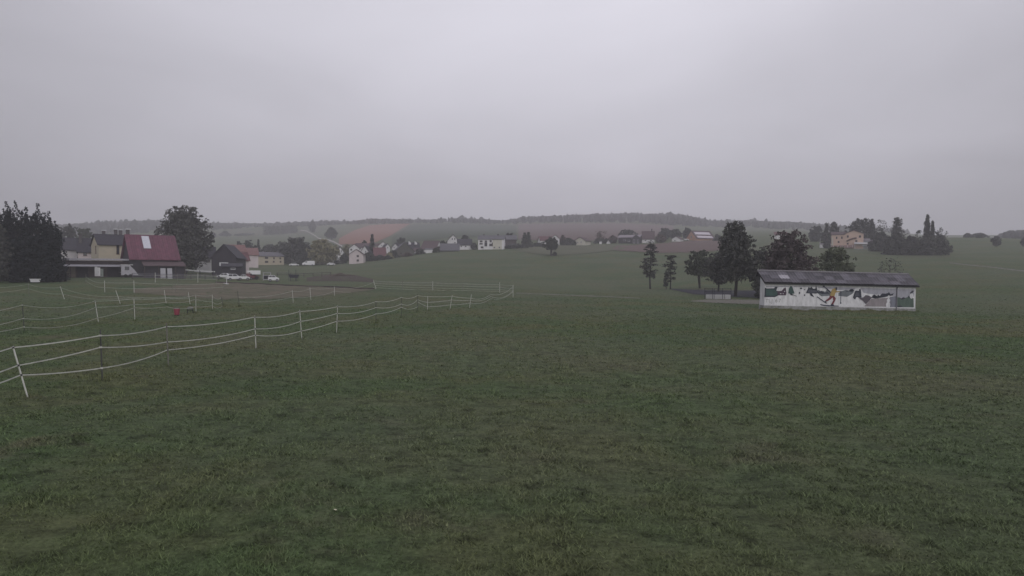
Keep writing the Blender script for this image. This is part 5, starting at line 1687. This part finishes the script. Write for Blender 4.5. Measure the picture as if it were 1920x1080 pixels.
# ---- far forest along the skyline: reads as one mass
def forest():
    r = np.random.default_rng(9)
    sky_row = [(-600, 421), (0, 421), (130, 419), (200, 415), (300, 411), (400, 417), (500, 418), (600, 413.5), (650, 414), (700, 409), (800, 411), (870, 407.5), (940, 412.5), (980, 406), (1050, 403), (1180, 399), (1280, 401.5),
               (1310, 408), (1340, 413.5), (1400, 412), (1500, 416), (1540, 420), (1700, 430)]
    sx, sy = zip(*sky_row)
    low_row = [(-600, 446), (0, 446), (200, 440), (380, 432), (480, 428), (560, 426), (640, 421), (700, 421), (800, 419), (960, 421), (1000, 419), (1180, 418), (1270, 424), (1400, 428), (1560, 434), (1700, 436)]
    lx, ly = zip(*low_row)
    C, S_ = [], []
    V, Fs = [], []
    nv = 0
    def cone(x, y, z, h, w, con):
        nonlocal nv
        n = 6; rings = 4
        prof = [(0, .5), (.25, 1.0), (.55, .75), (.8, .42)] if con else [(0, .45), (.3, 1.0), (.65, .95), (.88, .55)]
        ph = r.uniform(0, 6.28)
        for (t, q) in prof:
            for k in range(n):
                a = ph + 6.283 * k / n; rr = w * q * r.uniform(.65, 1.3)
                V.append((x + rr * math.cos(a), y + rr * math.sin(a), z + h * t * r.uniform(.92, 1.06)))
        V.append((x + r.normal() * .3, y, z + h))
        for q in range(3):
            for k in range(n):
                A = nv + q * n + k; B = nv + q * n + (k + 1) % n
                Fs.append((A, B, B + n, A + n))
        for k in range(n):
            Fs.append((nv + 3 * n + k, nv + 3 * n + (k + 1) % n, nv + 4 * n, nv + 4 * n))
        nv += 4 * n + 1
    cnt = 0
    for _ in range(5200):
        px = r.uniform(-420, 1700)
        D0 = ginv_fast(px, np.interp(px, lx, ly))
        D0 = min(D0, 1300.0)
        D = r.uniform(D0, 1330) if r.random() < .7 else r.uniform(max(D0, 1180), 1330)
        x = (px - CX) / F * D; z = float(H(x, D))
        ztop = CZ + (HZ - np.interp(px, sx, sy)) / F * D
        h = min(r.uniform(10, 16), max(5.5, (ztop - z) * r.uniform(.86, 1.04)))
        u_ = r.random()
        if u_ < .10:
            h *= r.uniform(1.08, 1.38)
        cone(x, D, z - .6, h, h * r.uniform(.20, .30) if r.random() < .5 else h * .33, r.random() < .5)
        cnt += 1
    for _ in range(520):
        px = r.uniform(1872, 2500); D = r.uniform(560, 720)
        x = (px - CX) / F * D; z = float(H(x, D))
        ztop = CZ + (HZ - np.interp(px, [1872, 1882, 1892, 2500], [438, 433, 430, 428])) / F * D
        cone(x, D, z - .5, max(3, (ztop - z) * r.uniform(.8, 1.02)), 2.6, False)
    me_f = np.array([f if f[2] != f[3] else (f[0], f[1], f[2], f[2]) for f in Fs])
    tri = me_f[:, 2] == me_f[:, 3]
    F3 = np.concatenate([me_f[~tri][:, :3], me_f[~tri][:, [0, 2, 3]], me_f[tri][:, :3]])
    o = np_mesh('forest', np.array(V), F3, mat('far_forest_leaves', (.020, .024, .025), (.034, .034, .032), scale=.02))
    tag(o, 'dark far wood along the hazy skyline', 'forest', kind='stuff')


def ginv_fast(px, py):
    return ginv(px, py)


def hedge(label, pts, h0, leaf, n=160):
    r = np.random.default_rng(len(label)); C = []
    for _ in range(n):
        s = r.random() * (len(pts) - 1); i = int(s); u = s - i
        (a, ya), (b, yb) = pts[i], pts[i + 1]
        px, py = a + (b - a) * u, ya + (yb - ya) * u
        D = ginv(px, py) + r.uniform(0, 14); g = gp(px, D)
        C.append(np.array(g) + r.normal(size=(26, 3)) * np.array((1.5, 1.5, .1)) + np.stack([np.zeros(26), np.zeros(26), r.random(26) * h0], -1))
    V, Fq = quads(np.concatenate(C), .9, r)
    o = np_mesh('hedge', V, Fq, LEAF[leaf])
    tag(o, label, 'hedge')


forest()
hedge('dark copse on the far slope left of the country road', [(496, 441), (530, 439.5), (556, 437)], 11, 'deep', 130)
hedge('thin low hedge line on the far slope', [(444, 443), (474, 441)], 2.4, 'deep', 50)

# ---- pale fallen leaves
LEAVES = ['tiny pale leaf lying low down, left of the middle of the meadow', 'tiny pale leaf in the middle of the near meadow', 'tiny pale leaf low down, right of the middle of the meadow']
for i, (px, py) in enumerate([(627, 964), (850, 829), (1342, 978)]):
    D = ginv(px, py, 3); g = gp(px, D, .05)
    m = MB(); a = i * 1.3
    m.prism([(.035, 0, 0), (.015, .02, .008), (-.03, .012, .012), (-.035, -.01, .01), (.01, -.022, .004)], (0, 0, .003))
    o = m.build('fallen_leaf', mat('pale_leaf', (.55, .52, .40), (.45, .42, .30))); o.location = g; o.rotation_euler = (.2, .1, a); o.scale = (.6, .6, .6)
    tag(o, LEAVES[i], 'leaf', 'pale fallen leaves on the meadow')

# ================================================================== HAZE
def haze():
    b = MB(); x, y0, y1, z0, z1 = 3200, -120, 1780, -3.0, 165
    b.box((0, (y0 + y1) / 2, (z0 + z1) / 2), (2 * x, y1 - y0, z1 - z0))
    m = bpy.data.materials.new('haze_air'); m.use_nodes = True
    t = m.node_tree; t.nodes.clear()
    o_ = N(t, 'ShaderNodeOutputMaterial'); v = N(t, 'ShaderNodeVolumePrincipled')
    v.inputs['Color'].default_value = (.965, .945, 1.0, 1); v.inputs['Density'].default_value = HAZE; v.inputs['Anisotropy'].default_value = 0.0
    t.links.new(v.outputs[0], o_.inputs['Volume'])
    o = b.build('haze', m); o['kind'] = 'stuff'; o['label'] = 'thin grey autumn haze over the valley'


HAZE = 0.00066
haze()
